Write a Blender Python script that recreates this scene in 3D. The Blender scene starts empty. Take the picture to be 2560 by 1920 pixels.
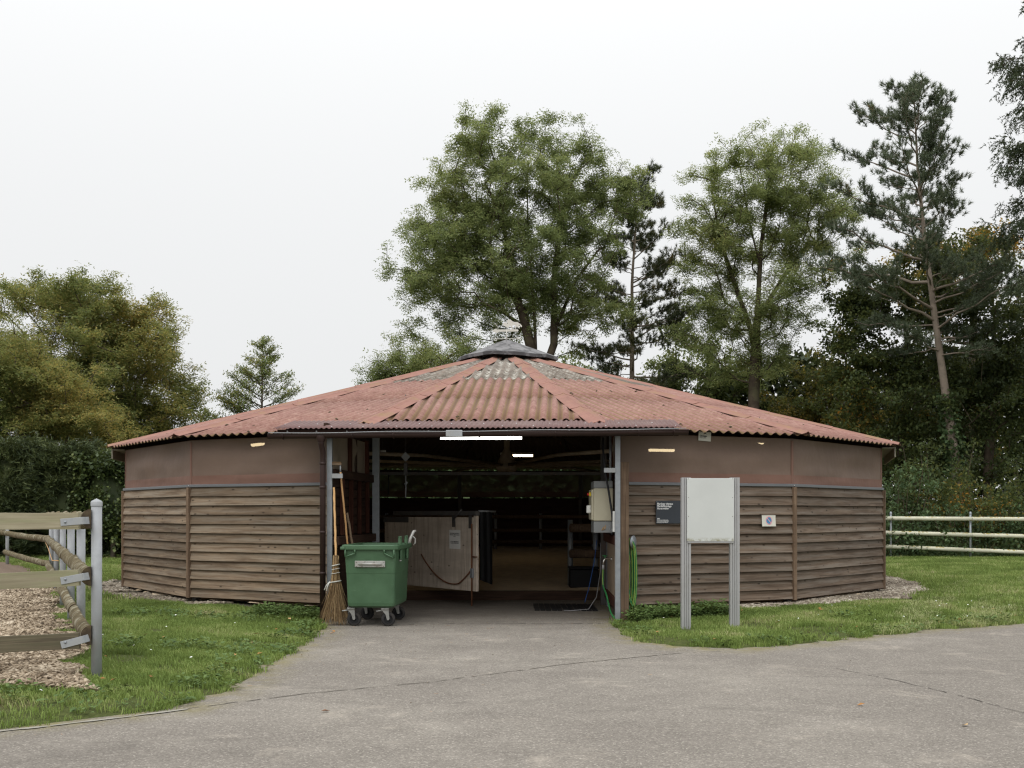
import bpy, bmesh, math, random
import numpy as np
from mathutils import Vector, Matrix

random.seed(7)
RNG = np.random.default_rng(7)
scene = bpy.context.scene
COL = scene.collection
PI = math.pi

# ------------------------------------------------------------------ camera
F = 2800.0          # focal length in photo pixels (photo 2560 x 1920)
HOR = 1283.0        # horizon row in the photo
EYE = 1.6
cam_data = bpy.data.cameras.new('camera')
cam = bpy.data.objects.new('camera', cam_data)
COL.objects.link(cam)
cam.location = (0, 0, EYE)
cam.rotation_euler = (PI / 2, 0, 0)
cam_data.sensor_fit = 'HORIZONTAL'
cam_data.sensor_width = 36.0
cam_data.lens = 36.0 * F / 2560.0
cam_data.shift_y = (HOR - 960.0) / 2560.0
cam_data.clip_start = 0.1
cam_data.clip_end = 2000
scene.camera = cam

# ------------------------------------------------------------------ sky, sun, exposure
SUN_EL, SUN_AZ = math.radians(48), math.radians(200)
world = bpy.data.worlds.new('World')
scene.world = world
world.use_nodes = True
wn = world.node_tree
wn.nodes.clear()
w_out = wn.nodes.new('ShaderNodeOutputWorld')
w_bg = wn.nodes.new('ShaderNodeBackground')
w_sky = wn.nodes.new('ShaderNodeTexSky')
w_sky.sky_type = 'NISHITA'
w_sky.sun_disc = False
w_sky.sun_elevation = SUN_EL
w_sky.sun_rotation = SUN_AZ
w_sky.air_density = 1.0
w_sky.dust_density = 6.0
w_hsv = wn.nodes.new('ShaderNodeHueSaturation')
w_hsv.inputs['Saturation'].default_value = 0.25
# closed cloud deck: the standard overcast sky, brighter towards the zenith
w_geo = wn.nodes.new('ShaderNodeNewGeometry')
w_sep = wn.nodes.new('ShaderNodeSeparateXYZ')
w_map = wn.nodes.new('ShaderNodeMapRange')
w_map.inputs['From Min'].default_value = 0.0
w_map.inputs['From Max'].default_value = 1.0
w_map.inputs['To Min'].default_value = 9.25
w_map.inputs['To Max'].default_value = 26.0
w_cmb = wn.nodes.new('ShaderNodeMix')
w_cmb.data_type = 'RGBA'
w_cmb.inputs['Factor'].default_value = 0.88
w_tint = wn.nodes.new('ShaderNodeMix')
w_tint.data_type = 'RGBA'
w_tint.blend_type = 'MULTIPLY'
w_tint.inputs['Factor'].default_value = 1.0
w_tint.inputs[7].default_value = (0.985, 0.995, 1.0, 1)
L = wn.links.new
L(w_geo.outputs['Incoming'], w_sep.inputs[0])
w_neg = wn.nodes.new('ShaderNodeMath'); w_neg.operation = 'MULTIPLY'; w_neg.use_clamp = True; w_neg.inputs[1].default_value = -1.0
L(w_sep.outputs['Z'], w_neg.inputs[0])
w_pow = wn.nodes.new('ShaderNodeMath'); w_pow.operation = 'POWER'; w_pow.use_clamp = True; w_pow.inputs[1].default_value = 2.4
L(w_neg.outputs[0], w_pow.inputs[0])
L(w_pow.outputs[0], w_map.inputs['Value'])
L(w_map.outputs[0], w_tint.inputs[6])
L(w_sky.outputs[0], w_hsv.inputs['Color'])
L(w_hsv.outputs[0], w_cmb.inputs[6])
L(w_tint.outputs[2], w_cmb.inputs[7])
L(w_cmb.outputs[2], w_bg.inputs['Color'])
w_bg.inputs['Strength'].default_value = 0.1
L(w_bg.outputs[0], w_out.inputs[0])

sun_data = bpy.data.lights.new('sun', 'SUN')
sun_data.energy = 0.8
sun_data.angle = math.radians(40)
sun_data.color = (1.0, 0.97, 0.92)
sun = bpy.data.objects.new('sun', sun_data)
COL.objects.link(sun)
sd_ = Vector((math.sin(SUN_AZ) * math.cos(SUN_EL), math.cos(SUN_AZ) * math.cos(SUN_EL), math.sin(SUN_EL)))
sun.rotation_euler = sd_.to_track_quat('Z', 'Y').to_euler()

vs = scene.view_settings
scene.display_settings.display_device = 'sRGB'
vs.view_transform = 'Standard'
vs.look = 'None'
vs.exposure = 0.0
vs.gamma = 1.0
vs.use_curve_mapping = False
scene.cycles.max_bounces = 6
scene.cycles.transparent_max_bounces = 16
scene.cycles.use_denoising = True
scene.cycles.denoising_prefilter = 'NONE'
scene.cycles.filter_width = 1.25
scene.cycles.use_adaptive_sampling = True
scene.cycles.adaptive_threshold = 0.006

# ------------------------------------------------------------------ pixel -> world helpers (only used to read sizes off the photo)
def U(x, y, Z):
    return Vector(((x - 1280.0) / F * Z, Z, EYE + (HOR - y) / F * Z))

def G(x, y, z0=0.0):
    Z = (EYE - z0) * F / (y - HOR)
    return ((x - 1280.0) / F * Z, Z)

# ------------------------------------------------------------------ object helpers
def link(o):
    COL.objects.link(o)
    return o

def tag(o, label=None, cat=None, group=None, kind=None):
    if label: o['label'] = label
    if cat: o['category'] = cat
    if group: o['group'] = group
    if kind: o['kind'] = kind
    return o

def empty(name, loc=(0, 0, 0), rz=0.0, parent=None):
    o = bpy.data.objects.new(name, None)
    o.empty_display_size = 0.2
    o.location = loc
    o.rotation_euler = (0, 0, rz)
    if parent: o.parent = parent
    return link(o)

def mesh_np(name, verts, faces, mats, parent=None, smooth=False, mat_idx=None, attrs=None):
    """verts (V,3); faces list of (F,k) arrays"""
    me = bpy.data.meshes.new(name)
    verts = np.asarray(verts, dtype=np.float32)
    if not isinstance(faces, (list, tuple)): faces = [faces]
    faces = [np.asarray(f, dtype=np.int32) for f in faces if len(f)]
    nl = sum(f.size for f in faces); nf = sum(len(f) for f in faces)
    me.vertices.add(len(verts)); me.vertices.foreach_set('co', verts.ravel())
    me.loops.add(nl); me.polygons.add(nf)
    me.loops.foreach_set('vertex_index', np.concatenate([f.ravel() for f in faces]))
    tot = np.concatenate([np.full(len(f), f.shape[1], np.int32) for f in faces])
    start = np.concatenate([[0], np.cumsum(tot)[:-1]]).astype(np.int32)
    me.polygons.foreach_set('loop_start', start)
    if mat_idx is not None: me.polygons.foreach_set('material_index', np.asarray(mat_idx, np.int32))
    if smooth: me.polygons.foreach_set('use_smooth', np.ones(nf, bool))
    if attrs:
        for k, v in attrs.items():
            a = me.attributes.new(k, 'FLOAT', 'POINT'); a.data.foreach_set('value', np.asarray(v, np.float32))
    me.update(calc_edges=True); me.validate()
    for m in (mats if isinstance(mats, (list, tuple)) else [mats]): me.materials.append(m)
    o = bpy.data.objects.new(name, me)
    if parent: o.parent = parent
    return link(o)

class MB:
    """collects simple solids, build() links them as one mesh"""
    def __init__(s): s.v = []; s.f = []; s.sm = []; s.mi = []
    def add(s, vs, fs, smooth=False, mi=0):
        n = len(s.v); s.v += [Vector(v) for v in vs]
        for f in fs: s.f.append([n + i for i in f]); s.sm.append(smooth); s.mi.append(mi)
        return s
    def box(s, lo, hi, ch=0.0, M=None, mi=0):
        x0, y0, z0 = lo; x1, y1, z1 = hi
        if ch <= 0:
            vs = [(x, y, z) for x in (x0, x1) for y in (y0, y1) for z in (z0, z1)]
            fs = [(0, 1, 3, 2), (4, 6, 7, 5), (0, 4, 5, 1), (2, 3, 7, 6), (0, 2, 6, 4), (1, 5, 7, 3)]
        else:
            c = [(x0 + x1) / 2, (y0 + y1) / 2, (z0 + z1) / 2]; h = [(x1 - x0) / 2, (y1 - y0) / 2, (z1 - z0) / 2]
            ch = min(ch, min(h) * 0.9)
            bm = bmesh.new(); bmesh.ops.create_cube(bm, size=2)
            for v in bm.verts: v.co = Vector([c[i] + v.co[i] * h[i] for i in range(3)])
            bmesh.ops.bevel(bm, geom=list(bm.edges), offset=ch, segments=1, affect='EDGES', profile=0.5)
            bm.verts.index_update()
            vs = [v.co.copy() for v in bm.verts]; fs = [[v.index for v in f.verts] for f in bm.faces]; bm.free()
        if M is not None: vs = [M @ Vector(v) for v in vs]
        return s.add(vs, fs, False, mi)
    def tube(s, pts, r, n=8, cap=True, mi=0, smooth=True):
        pts = [Vector(p) for p in pts]; rs = r if isinstance(r, (list, tuple)) else [r] * len(pts)
        ref = None; vs = []
        for i, p in enumerate(pts):
            d = (pts[min(i + 1, len(pts) - 1)] - pts[max(i - 1, 0)])
            d = d.normalized() if d.length > 1e-9 else Vector((0, 0, 1))
            if ref is None:
                ref = d.cross(Vector((0, 0, 1)) if abs(d.z) < 0.9 else Vector((1, 0, 0))).normalized()
            a = (ref - d * ref.dot(d)).normalized(); ref = a; b = d.cross(a)
            for k in range(n):
                t = 2 * PI * k / n; vs.append(p + (a * math.cos(t) + b * math.sin(t)) * rs[i])
        fs = [(i * n + k, i * n + (k + 1) % n, (i + 1) * n + (k + 1) % n, (i + 1) * n + k) for i in range(len(pts) - 1) for k in range(n)]
        s.add(vs, fs, smooth, mi)
        if cap:
            m = len(s.v) - len(vs)
            s.f.append([m + k for k in reversed(range(n))]); s.sm.append(False); s.mi.append(mi)
            s.f.append([m + (len(pts) - 1) * n + k for k in range(n)]); s.sm.append(False); s.mi.append(mi)
        return s
    def cyl(s, a, b, r, n=16, mi=0): return s.tube([a, b], r, n, True, mi)
    def lathe(s, prof, n=20, M=None, mi=0):
        vs = [Vector((r * math.cos(2 * PI * k / n), r * math.sin(2 * PI * k / n), z)) for r, z in prof for k in range(n)]
        fs = [(i * n + k, i * n + (k + 1) % n, (i + 1) * n + (k + 1) % n, (i + 1) * n + k) for i in range(len(prof) - 1) for k in range(n)]
        if M is not None: vs = [M @ v for v in vs]
        return s.add(vs, fs, True, mi)
    def prism(s, poly, d0, d1, M=None, mi=0):
        """poly in local XZ, extruded along local Y d0..d1"""
        n = len(poly); vs = [Vector((x, d0, z)) for x, z in poly] + [Vector((x, d1, z)) for x, z in poly]
        if M is not None: vs = [M @ v for v in vs]
        fs = [list(range(n)), list(range(2 * n - 1, n - 1, -1))] + [(i, i + n, (i + 1) % n + n, (i + 1) % n) for i in range(n)]
        return s.add(vs, fs, False, mi)
    def build(s, name, mats, parent=None, M=None):
        me = bpy.data.meshes.new(name); me.from_pydata([tuple(v) for v in s.v], [], s.f)
        me.polygons.foreach_set('use_smooth', s.sm); me.polygons.foreach_set('material_index', s.mi)
        bm = bmesh.new(); bm.from_mesh(me); bmesh.ops.recalc_face_normals(bm, faces=bm.faces); bm.to_mesh(me); bm.free()
        me.update()
        for m in (mats if isinstance(mats, (list, tuple)) else [mats]): me.materials.append(m)
        o = bpy.data.objects.new(name, me)
        if M is not None: o.matrix_local = M
        if parent: o.parent = parent
        return link(o)

def frame(origin, t, up=(0, 0, 1)):
    """local X = t (horizontal), Z = up, Y = Z x X"""
    x = Vector(t).normalized(); z = Vector(up); y = z.cross(x).normalized()
    return Matrix(((x.x, y.x, z.x, origin[0]), (x.y, y.y, z.y, origin[1]), (x.z, y.z, z.z, origin[2]), (0, 0, 0, 1)))

def text(name, body, size, mat, M, parent, align='LEFT', depth=0.0, bold=0.0, sx=1.0):
    cu = bpy.data.curves.new(name, 'FONT'); cu.body = body; cu.size = size; cu.align_x = align
    cu.extrude = depth; cu.offset = bold; cu.resolution_u = 3
    tmp = bpy.data.objects.new('tmp_text', cu); COL.objects.link(tmp)
    me = bpy.data.meshes.new_from_object(tmp.evaluated_get(bpy.context.evaluated_depsgraph_get()))
    bpy.data.objects.remove(tmp); bpy.data.curves.remove(cu)
    me.name = name; me.materials.clear(); me.materials.append(mat)
    for v in me.vertices: v.co.x *= sx
    o = bpy.data.objects.new(name, me); o.matrix_local = M
    if parent: o.parent = parent
    return link(o)
# text lies in its local XY plane facing local +Z; TXT turns a wall frame (X along, Y into wall, Z up) into a text frame
TXT = Matrix(((1, 0, 0, 0), (0, 0, -1, 0), (0, 1, 0, 0), (0, 0, 0, 1)))
# ------------------------------------------------------------------ materials
def srgb(r, g, b):
    f = lambda c: (c / 255.0 / 12.92) if c / 255.0 <= 0.04045 else ((c / 255.0 + 0.055) / 1.055) ** 2.4
    return (f(r), f(g), f(b), 1.0)

class NT:
    def __init__(s, name):
        s.m = bpy.data.materials.new(name); s.m.use_nodes = True; s.t = s.m.node_tree; s.t.nodes.clear()
        s.out = s.n('ShaderNodeOutputMaterial')
    def n(s, typ, **kw):
        nd = s.t.nodes.new(typ)
        for k, v in kw.items(): setattr(nd, k, v)
        return nd
    def l(s, a, b): s.t.links.new(a, b)
    def coord(s, kind='Object', scale=(1, 1, 1), rnd=False):
        if kind == 'World': src = s.n('ShaderNodeNewGeometry').outputs['Position']
        else: src = s.n('ShaderNodeTexCoord').outputs[kind]
        mp = s.n('ShaderNodeMapping'); mp.inputs['Scale'].default_value = scale
        s.l(src, mp.inputs[0])
        if rnd:
            oi = s.n('ShaderNodeObjectInfo'); mu = s.n('ShaderNodeMath', operation='MULTIPLY'); mu.inputs[1].default_value = 73.0
            s.l(oi.outputs['Random'], mu.inputs[0]); s.l(mu.outputs[0], mp.inputs['Location'])
        return mp.outputs[0]
    def noise(s, vec, scale, detail=4, rough=0.55, dist=0.0):
        nd = s.n('ShaderNodeTexNoise'); nd.inputs['Scale'].default_value = scale; nd.inputs['Detail'].default_value = detail
        nd.inputs['Roughness'].default_value = rough; nd.inputs['Distortion'].default_value = dist
        s.l(vec, nd.inputs['Vector']); return nd.outputs['Fac']
    def vor(s, vec, scale, feature='F1', out='Distance', rnd=1.0):
        nd = s.n('ShaderNodeTexVoronoi', feature=feature); nd.inputs['Scale'].default_value = scale
        nd.inputs['Randomness'].default_value = rnd
        s.l(vec, nd.inputs['Vector']); return nd.outputs[out]
    def ramp(s, fac, stops, interp='LINEAR'):
        nd = s.n('ShaderNodeValToRGB'); cr = nd.color_ramp; cr.interpolation = interp
        while len(cr.elements) < len(stops): cr.elements.new(0.5)
        for e, (p, c) in zip(cr.elements, stops): e.position = p; e.color = c if len(c) == 4 else (*c, 1)
        s.l(fac, nd.inputs[0]); return nd.outputs[0]
    def mix(s, fac, a, b, blend='MIX'):
        nd = s.n('ShaderNodeMix', data_type='RGBA', blend_type=blend)
        if isinstance(fac, (int, float)): nd.inputs[0].default_value = fac
        else: s.l(fac, nd.inputs[0])
        for i, x in ((6, a), (7, b)):
            if isinstance(x, (tuple, list)): nd.inputs[i].default_value = x if len(x) == 4 else (*x, 1)
            else: s.l(x, nd.inputs[i])
        return nd.outputs[2]
    def math(s, op, a, b=0.0, clamp=False):
        nd = s.n('ShaderNodeMath', operation=op, use_clamp=clamp)
        for i, x in ((0, a), (1, b)):
            if isinstance(x, (int, float)): nd.inputs[i].default_value = x
            else: s.l(x, nd.inputs[i])
        return nd.outputs[0]
    def bump(s, h, strength=0.4, dist=0.01):
        nd = s.n('ShaderNodeBump'); nd.inputs['Strength'].default_value = strength; nd.inputs['Distance'].default_value = dist
        s.l(h, nd.inputs['Height']); return nd.outputs[0]
    def pbr(s, col, rough=0.8, metal=0.0, normal=None, spec=0.3):
        b = s.n('ShaderNodeBsdfPrincipled')
        for k, x in (('Base Color', col), ('Roughness', rough)):
            if isinstance(x, (int, float)): b.inputs[k].default_value = x
            elif isinstance(x, (tuple, list)): b.inputs[k].default_value = x if len(x) == 4 else (*x, 1)
            else: s.l(x, b.inputs[k])
        b.inputs['Metallic'].default_value = metal; b.inputs['Specular IOR Level'].default_value = spec
        if normal is not None: s.l(normal, b.inputs['Normal'])
        return b.outputs[0]
    def done(s, sh): s.l(sh, s.out.inputs[0]); return s.m

def bw(a): return (a, a, a, 1)

def m_simple(name, col, rough=0.6, metal=0.0, var=0.25, scale=6.0, bump=0.15, spec=0.3, dirt=None, dirt_amt=0.5, kind='Object'):
    t = NT(name); v = t.coord(kind)
    n = t.noise(v, scale, 6, 0.6)
    c = t.ramp(n, [(0.3, tuple(x * (1 - var) for x in col[:3])), (0.7, tuple(min(1, x * (1 + var)) for x in col[:3]))])
    if dirt is not None:
        d = t.noise(v, scale * 0.5, 8, 0.7)
        c = t.mix(t.math('MULTIPLY', t.ramp(d, [(0.5, bw(0)), (0.68, bw(1))]), dirt_amt), c, dirt)
    r = t.math('ADD', rough - 0.08, t.math('MULTIPLY', n, 0.16))
    nb = t.bump(t.noise(v, scale * 12, 4, 0.6), bump, 0.004) if bump > 0 else None
    return t.done(t.pbr(c, r, metal, nb, spec))

def m_wood(name, dark, mid, light, grain=(1.5, 40, 26), rough=0.85, bump=0.5, knots=True, grey=None, rnd=True, kind='Object'):
    """weathered wood, grain along local X"""
    t = NT(name); v = t.coord(kind, grain, rnd)
    n1 = t.noise(v, 1.0, 7, 0.65, 0.6)
    v2 = t.coord(kind, (0.7, 3.0, 3.0), rnd); n2 = t.noise(v2, 1.6, 5, 0.6)
    c = t.ramp(n1, [(0.28, dark), (0.5, mid), (0.74, light)])
    c = t.mix(t.ramp(n2, [(0.35, bw(0.0)), (0.7, bw(0.55))]), c, dark)
    if grey is not None:
        n3 = t.noise(t.coord(kind, (0.5, 8, 8), rnd), 2.0, 6, 0.65)
        c = t.mix(t.ramp(n3, [(0.45, bw(0)), (0.65, bw(0.75))]), c, grey)
    if rnd:
        oi = t.n('ShaderNodeObjectInfo')
        hs = t.n('ShaderNodeHueSaturation'); t.l(c, hs.inputs['Color'])
        t.l(t.math('ADD', 0.78, t.math('MULTIPLY', oi.outputs['Random'], 0.50)), hs.inputs['Value'])
        c = hs.outputs[0]
    if knots:
        kd = t.vor(t.coord(kind, (4.2, 11, 9.0), rnd), 1.0)
        kk = t.ramp(kd, [(0.07, bw(1)), (0.16, bw(0))])
        c = t.mix(t.math('MULTIPLY', kk, 0.8), c, tuple(x * 0.35 for x in dark[:3]) + (1,))
    return t.done(t.pbr(c, rough, 0, t.bump(n1, bump, 0.004), 0.2))

M = {}
# shed
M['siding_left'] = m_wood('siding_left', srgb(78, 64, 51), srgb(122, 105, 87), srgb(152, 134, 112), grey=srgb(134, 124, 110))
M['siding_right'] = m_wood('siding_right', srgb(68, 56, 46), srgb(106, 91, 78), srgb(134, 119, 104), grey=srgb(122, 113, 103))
M['post_wood'] = m_wood('post_wood', srgb(82, 66, 53), srgb(116, 96, 79), srgb(138, 118, 98), grain=(40, 40, 1.5), knots=False)
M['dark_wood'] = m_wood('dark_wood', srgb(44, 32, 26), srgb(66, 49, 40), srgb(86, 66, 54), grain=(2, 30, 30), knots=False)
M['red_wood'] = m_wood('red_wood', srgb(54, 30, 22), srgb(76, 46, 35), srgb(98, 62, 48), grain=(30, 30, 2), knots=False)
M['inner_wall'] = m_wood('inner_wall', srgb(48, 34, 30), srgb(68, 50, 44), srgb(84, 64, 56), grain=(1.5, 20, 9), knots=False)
M['trim_grey'] = m_simple('trim_grey', srgb(112, 114, 117), 0.5, 0.3, 0.08, 4, 0.05)
M['galv'] = m_simple('galv', srgb(150, 155, 160), 0.5, 0.55, 0.16, 14, 0.1, 0.5, dirt=srgb(120, 118, 112), dirt_amt=0.5)
M['galv_light'] = m_simple('galv_light', srgb(160, 163, 166), 0.6, 0.1, 0.12, 12, 0.1, 0.4, dirt=srgb(140, 138, 130), dirt_amt=0.5)
M['gutter'] = m_simple('gutter', srgb(54, 39, 36), 0.5, 0.0, 0.15, 5, 0.05, 0.3)
M['canopy'] = m_simple('canopy', srgb(104, 75, 71), 0.5, 0.0, 0.12, 3, 0.05, 0.3, dirt=srgb(128, 110, 104), dirt_amt=0.4)
M['screw'] = m_simple('screw', srgb(200, 200, 200), 0.35, 0.7, 0.05, 4, 0)
M['fascia'] = m_wood('fascia', srgb(40, 28, 25), srgb(58, 42, 37), srgb(80, 60, 50), grain=(1.5, 30, 30), knots=False, rnd=False)

def m_roof(name, lichen):
    t = NT(name); v = t.coord('World')
    at = t.n('ShaderNodeAttribute', attribute_name='valley').outputs['Fac']
    big = t.noise(v, 0.9, 5, 0.6); fine = t.noise(v, 16.0, 6, 0.7); mid = t.noise(v, 4.0, 6, 0.65)
    if not lichen:
        base = t.ramp(mid, [(0.3, srgb(126, 90, 82)), (0.55, srgb(145, 107, 98)), (0.75, srgb(160, 126, 115))])
        base = t.mix(t.ramp(fine, [(0.42, bw(0)), (0.72, bw(0.5))]), base, srgb(172, 144, 132))
        base = t.mix(t.ramp(t.noise(v, 1.8, 7, 0.7), [(0.5, bw(0)), (0.7, bw(0.5))]), base, srgb(132, 104, 88))
        algae = t.mix(fine, srgb(112, 94, 62), srgb(142, 120, 86))
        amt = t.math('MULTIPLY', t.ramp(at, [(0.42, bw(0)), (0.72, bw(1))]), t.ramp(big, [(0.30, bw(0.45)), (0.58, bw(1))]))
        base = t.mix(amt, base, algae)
        base = t.mix(t.ramp(at, [(0.72, bw(0)), (0.95, bw(0.7))]), base, srgb(100, 74, 62))  # valley grime line, also painted-in crease shade that makes the ribs show
        moss = t.ramp(t.vor(v, 3.2), [(0.035, bw(1)), (0.10, bw(0))])
        moss = t.math('MULTIPLY', moss, t.ramp(mid, [(0.5, bw(0)), (0.58, bw(1))]))
        base = t.mix(moss, base, srgb(66, 58, 38))
    else:
        base = t.ramp(mid, [(0.3, srgb(96, 88, 80)), (0.6, srgb(128, 118, 108)), (0.8, srgb(140, 118, 106))])
        white = t.ramp(t.noise(v, 9.0, 7, 0.75), [(0.46, bw(0)), (0.56, bw(1))])
        base = t.mix(t.math('MULTIPLY', t.math('MULTIPLY', white, at), t.ramp(big, [(0.35, bw(0.25)), (0.55, bw(0.95))])), base, srgb(206, 204, 194))
        moss = t.ramp(t.vor(v, 4.0), [(0.06, bw(1)), (0.16, bw(0))])
        base = t.mix(t.math('MULTIPLY', moss, t.ramp(mid, [(0.46, bw(0)), (0.54, bw(1))])), base, srgb(84, 76, 40))
    h = t.math('ADD', t.math('MULTIPLY', fine, 0.6), mid)
    return t.done(t.pbr(base, 0.85, 0, t.bump(h, 0.35, 0.01), 0.25))
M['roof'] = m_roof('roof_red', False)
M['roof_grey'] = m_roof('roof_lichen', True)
M['roof_cap'] = m_simple('roof_cap', srgb(147, 109, 98), 0.85, 0, 0.14, 5, 0.3, 0.2, dirt=srgb(138, 116, 84), dirt_amt=0.85, kind='World')
M['soffit'] = m_simple('soffit', srgb(150, 144, 130), 0.8, 0, 0.1, 3, 0.1)
M['roof_under'] = m_simple('roof_under', srgb(84, 74, 66), 0.9, 0, 0.15, 3, 0.1)
M['moss'] = m_simple('moss', srgb(62, 56, 32), 0.95, 0, 0.3, 9, 0.5)

def m_cupola():
    t = NT('cupola_metal'); v = t.coord('World')
    n = t.noise(v, 3.2, 6, 0.6, 0.8)
    c = t.ramp(n, [(0.44, srgb(62, 60, 62)), (0.52, srgb(76, 74, 76)), (0.56, srgb(104, 102, 104))])
    r = t.ramp(n, [(0.42, bw(0.6)), (0.53, bw(0.38))])
    return t.done(t.pbr(c, r, 0.0, t.bump(t.noise(v, 1.5, 3), 0.3, 0.05), 0.5))
M['cupola'] = m_cupola()

def m_net(name, col, trans):
    t = NT(name); v = t.coord('World')
    n = t.noise(v, 1.2, 5, 0.6); st = t.noise(t.coord('World', (60, 60, 60)), 3, 3)
    c = t.ramp(n, [(0.3, tuple(x * 0.86 for x in col[:3])), (0.7, tuple(x * 1.14 for x in col[:3]))])
    c = t.mix(t.math('MULTIPLY', st, 0.25), c, tuple(x * 0.6 for x in col[:3]) + (1,))
    tr = t.n('ShaderNodeBsdfTransparent'); mx = t.n('ShaderNodeMixShader'); mx.inputs[0].default_value = trans
    t.l(t.pbr(c, 0.65, 0, t.bump(t.noise(v, 2.5, 3), 0.45, 0.05), 0.3), mx.inputs[1]); t.l(tr.outputs[0], mx.inputs[2])
    return t.done(mx.outputs[0])
M['net'] = m_net('net', srgb(121, 102, 90), 0.10)
M['net_hem'] = m_net('net_hem', srgb(122, 92, 80), 0.03)
M['net_pale'] = m_net('net_pale', srgb(150, 138, 122), 0.08)

# ground
def m_asphalt():
    t = NT('asphalt'); v = t.coord('World')
    big = t.noise(v, 0.35, 5, 0.6); mid = t.noise(v, 2.2, 6, 0.65); fine = t.noise(v, 60, 3, 0.7); sp = t.vor(v, 85.0, out='Color')
    c = t.ramp(mid, [(0.3, srgb(121, 115, 107)), (0.55, srgb(140, 134, 125)), (0.75, srgb(156, 149, 139))])
    c = t.mix(t.ramp(big, [(0.38, bw(0)), (0.58, bw(0.7))]), c, srgb(110, 104, 97))
    g = t.n('ShaderNodeSeparateColor'); t.l(sp, g.inputs[0])
    st = t.ramp(g.outputs[0], [(0.0, srgb(78, 72, 66)), (0.45, srgb(126, 120, 112)), (0.9, srgb(156, 149, 140)), (1.0, srgb(215, 208, 196))])
    c = t.mix(0.38, c, st)
    c = t.mix(t.ramp(t.noise(v, 1.1, 8, 0.75, 0.5), [(0.57, bw(0)), (0.72, bw(0.6))]), c, srgb(176, 167, 154))
    c = t.mix(t.ramp(t.noise(t.coord('World', (0.6, 1.6, 1)), 0.8, 7, 0.7, 1.0), [(0.56, bw(0)), (0.72, bw(0.45))]), c, srgb(84, 79, 73))
    ed = t.n('ShaderNodeAttribute', attribute_name='verge').outputs['Fac']
    en = t.noise(v, 3.0, 7, 0.75)
    c = t.mix(t.math('MULTIPLY', t.math('MULTIPLY', ed, t.ramp(en, [(0.40, bw(0)), (0.62, bw(1))])), 0.8), c, t.mix(mid, srgb(118, 104, 76), srgb(132, 128, 70)))
    dm = t.n('ShaderNodeAttribute', attribute_name='entrance_tone').outputs['Fac']
    c = t.mix(t.math('MULTIPLY', dm, t.ramp(en, [(0.30, bw(0.35)), (0.65, bw(0.8))])), c, srgb(92, 85, 77))  # paving colour gets darker towards the entrance
    return t.done(t.pbr(c, 0.92, 0, t.bump(t.math('ADD', fine, t.math('MULTIPLY', mid, 0.6)), 0.7, 0.012), 0.25))
M['asphalt'] = m_asphalt()
M['seam'] = m_simple('seam', srgb(108, 102, 93), 0.95, 0, 0.3, 12, 0.4, kind='World')
M['seam_dark'] = m_simple('seam_dark', srgb(74, 70, 64), 0.95, 0, 0.3, 12, 0.4, kind='World')
M['edging'] = m_simple('edging', srgb(150, 146, 136), 0.95, 0, 0.2, 10, 0.5, dirt=srgb(100, 98, 80), kind='World')
M['wet_dark'] = m_simple('wet_dark', srgb(62, 57, 52), 0.7, 0, 0.3, 6, 0.4, kind='World')
def m_soil():
    t = NT('turf_soil'); v = t.coord('World')
    n = t.noise(v, 1.6, 7, 0.7); f = t.noise(v, 24, 5, 0.7)
    c = t.ramp(f, [(0.3, srgb(58, 62, 36)), (0.55, srgb(82, 90, 50)), (0.8, srgb(106, 104, 66))])
    c = t.mix(t.ramp(n, [(0.56, bw(0)), (0.7, bw(0.7))]), c, srgb(92, 80, 58))
    return t.done(t.pbr(c, 0.95, 0, t.bump(f, 0.8, 0.03), 0.1))
M['soil'] = m_soil()
M['gravel_bed'] = m_simple('gravel_bed', srgb(78, 72, 60), 0.95, 0, 0.35, 20, 0.8, dirt=srgb(70, 74, 40), kind='World')
M['chip_bed'] = m_simple('chip_bed', srgb(112, 96, 82), 0.95, 0, 0.4, 24, 0.8, kind='World')
M['sand'] = m_simple('sand', srgb(206, 186, 158), 0.95, 0, 0.2, 9, 0.8, dirt=srgb(150, 128, 104), kind='World')

def m_island(name, stops, rough=0.85, trans=0.0, spec=0.2, world_noise=0.35, nscale=0.5):
    """colour differs from piece to piece (random per loose piece) and from patch to patch"""
    t = NT(name); g = t.n('ShaderNodeNewGeometry'); oi = t.n('ShaderNodeObjectInfo')
    r = t.math('FRACT', t.math('ADD', g.outputs['Random Per Island'], oi.outputs['Random']))
    n = t.noise(t.coord('World'), nscale, 4, 0.6)
    n = t.math('MULTIPLY', t.math('SUBTRACT', n, 0.5), world_noise * 4)
    c = t.ramp(t.math('ADD', t.math('ADD', t.math('MULTIPLY', r, 1 - world_noise), world_noise * 0.5), n, True), stops)
    sh = t.pbr(c, rough, 0, None, spec)
    if trans > 0:
        tl = t.n('ShaderNodeBsdfTranslucent'); t.l(t.mix(0.25, c, (0.42, 0.43, 0.12, 1), 'MIX'), tl.inputs[0])
        mx = t.n('ShaderNodeMixShader'); mx.inputs[0].default_value = trans
        t.l(sh, mx.inputs[1]); t.l(tl.outputs[0], mx.inputs[2]); sh = mx.outputs[0]
    return t.done(sh)
M['pebble'] = m_island('pebble', [(0, srgb(76, 66, 56)), (0.4, srgb(122, 112, 98)), (0.75, srgb(164, 154, 138)), (1, srgb(206, 198, 184))], 0.8)
M['chip'] = m_island('chip', [(0, srgb(82, 70, 56)), (0.35, srgb(138, 122, 102)), (0.7, srgb(182, 166, 144)), (1, srgb(210, 196, 174))], 0.9, nscale=2.0)
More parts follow.
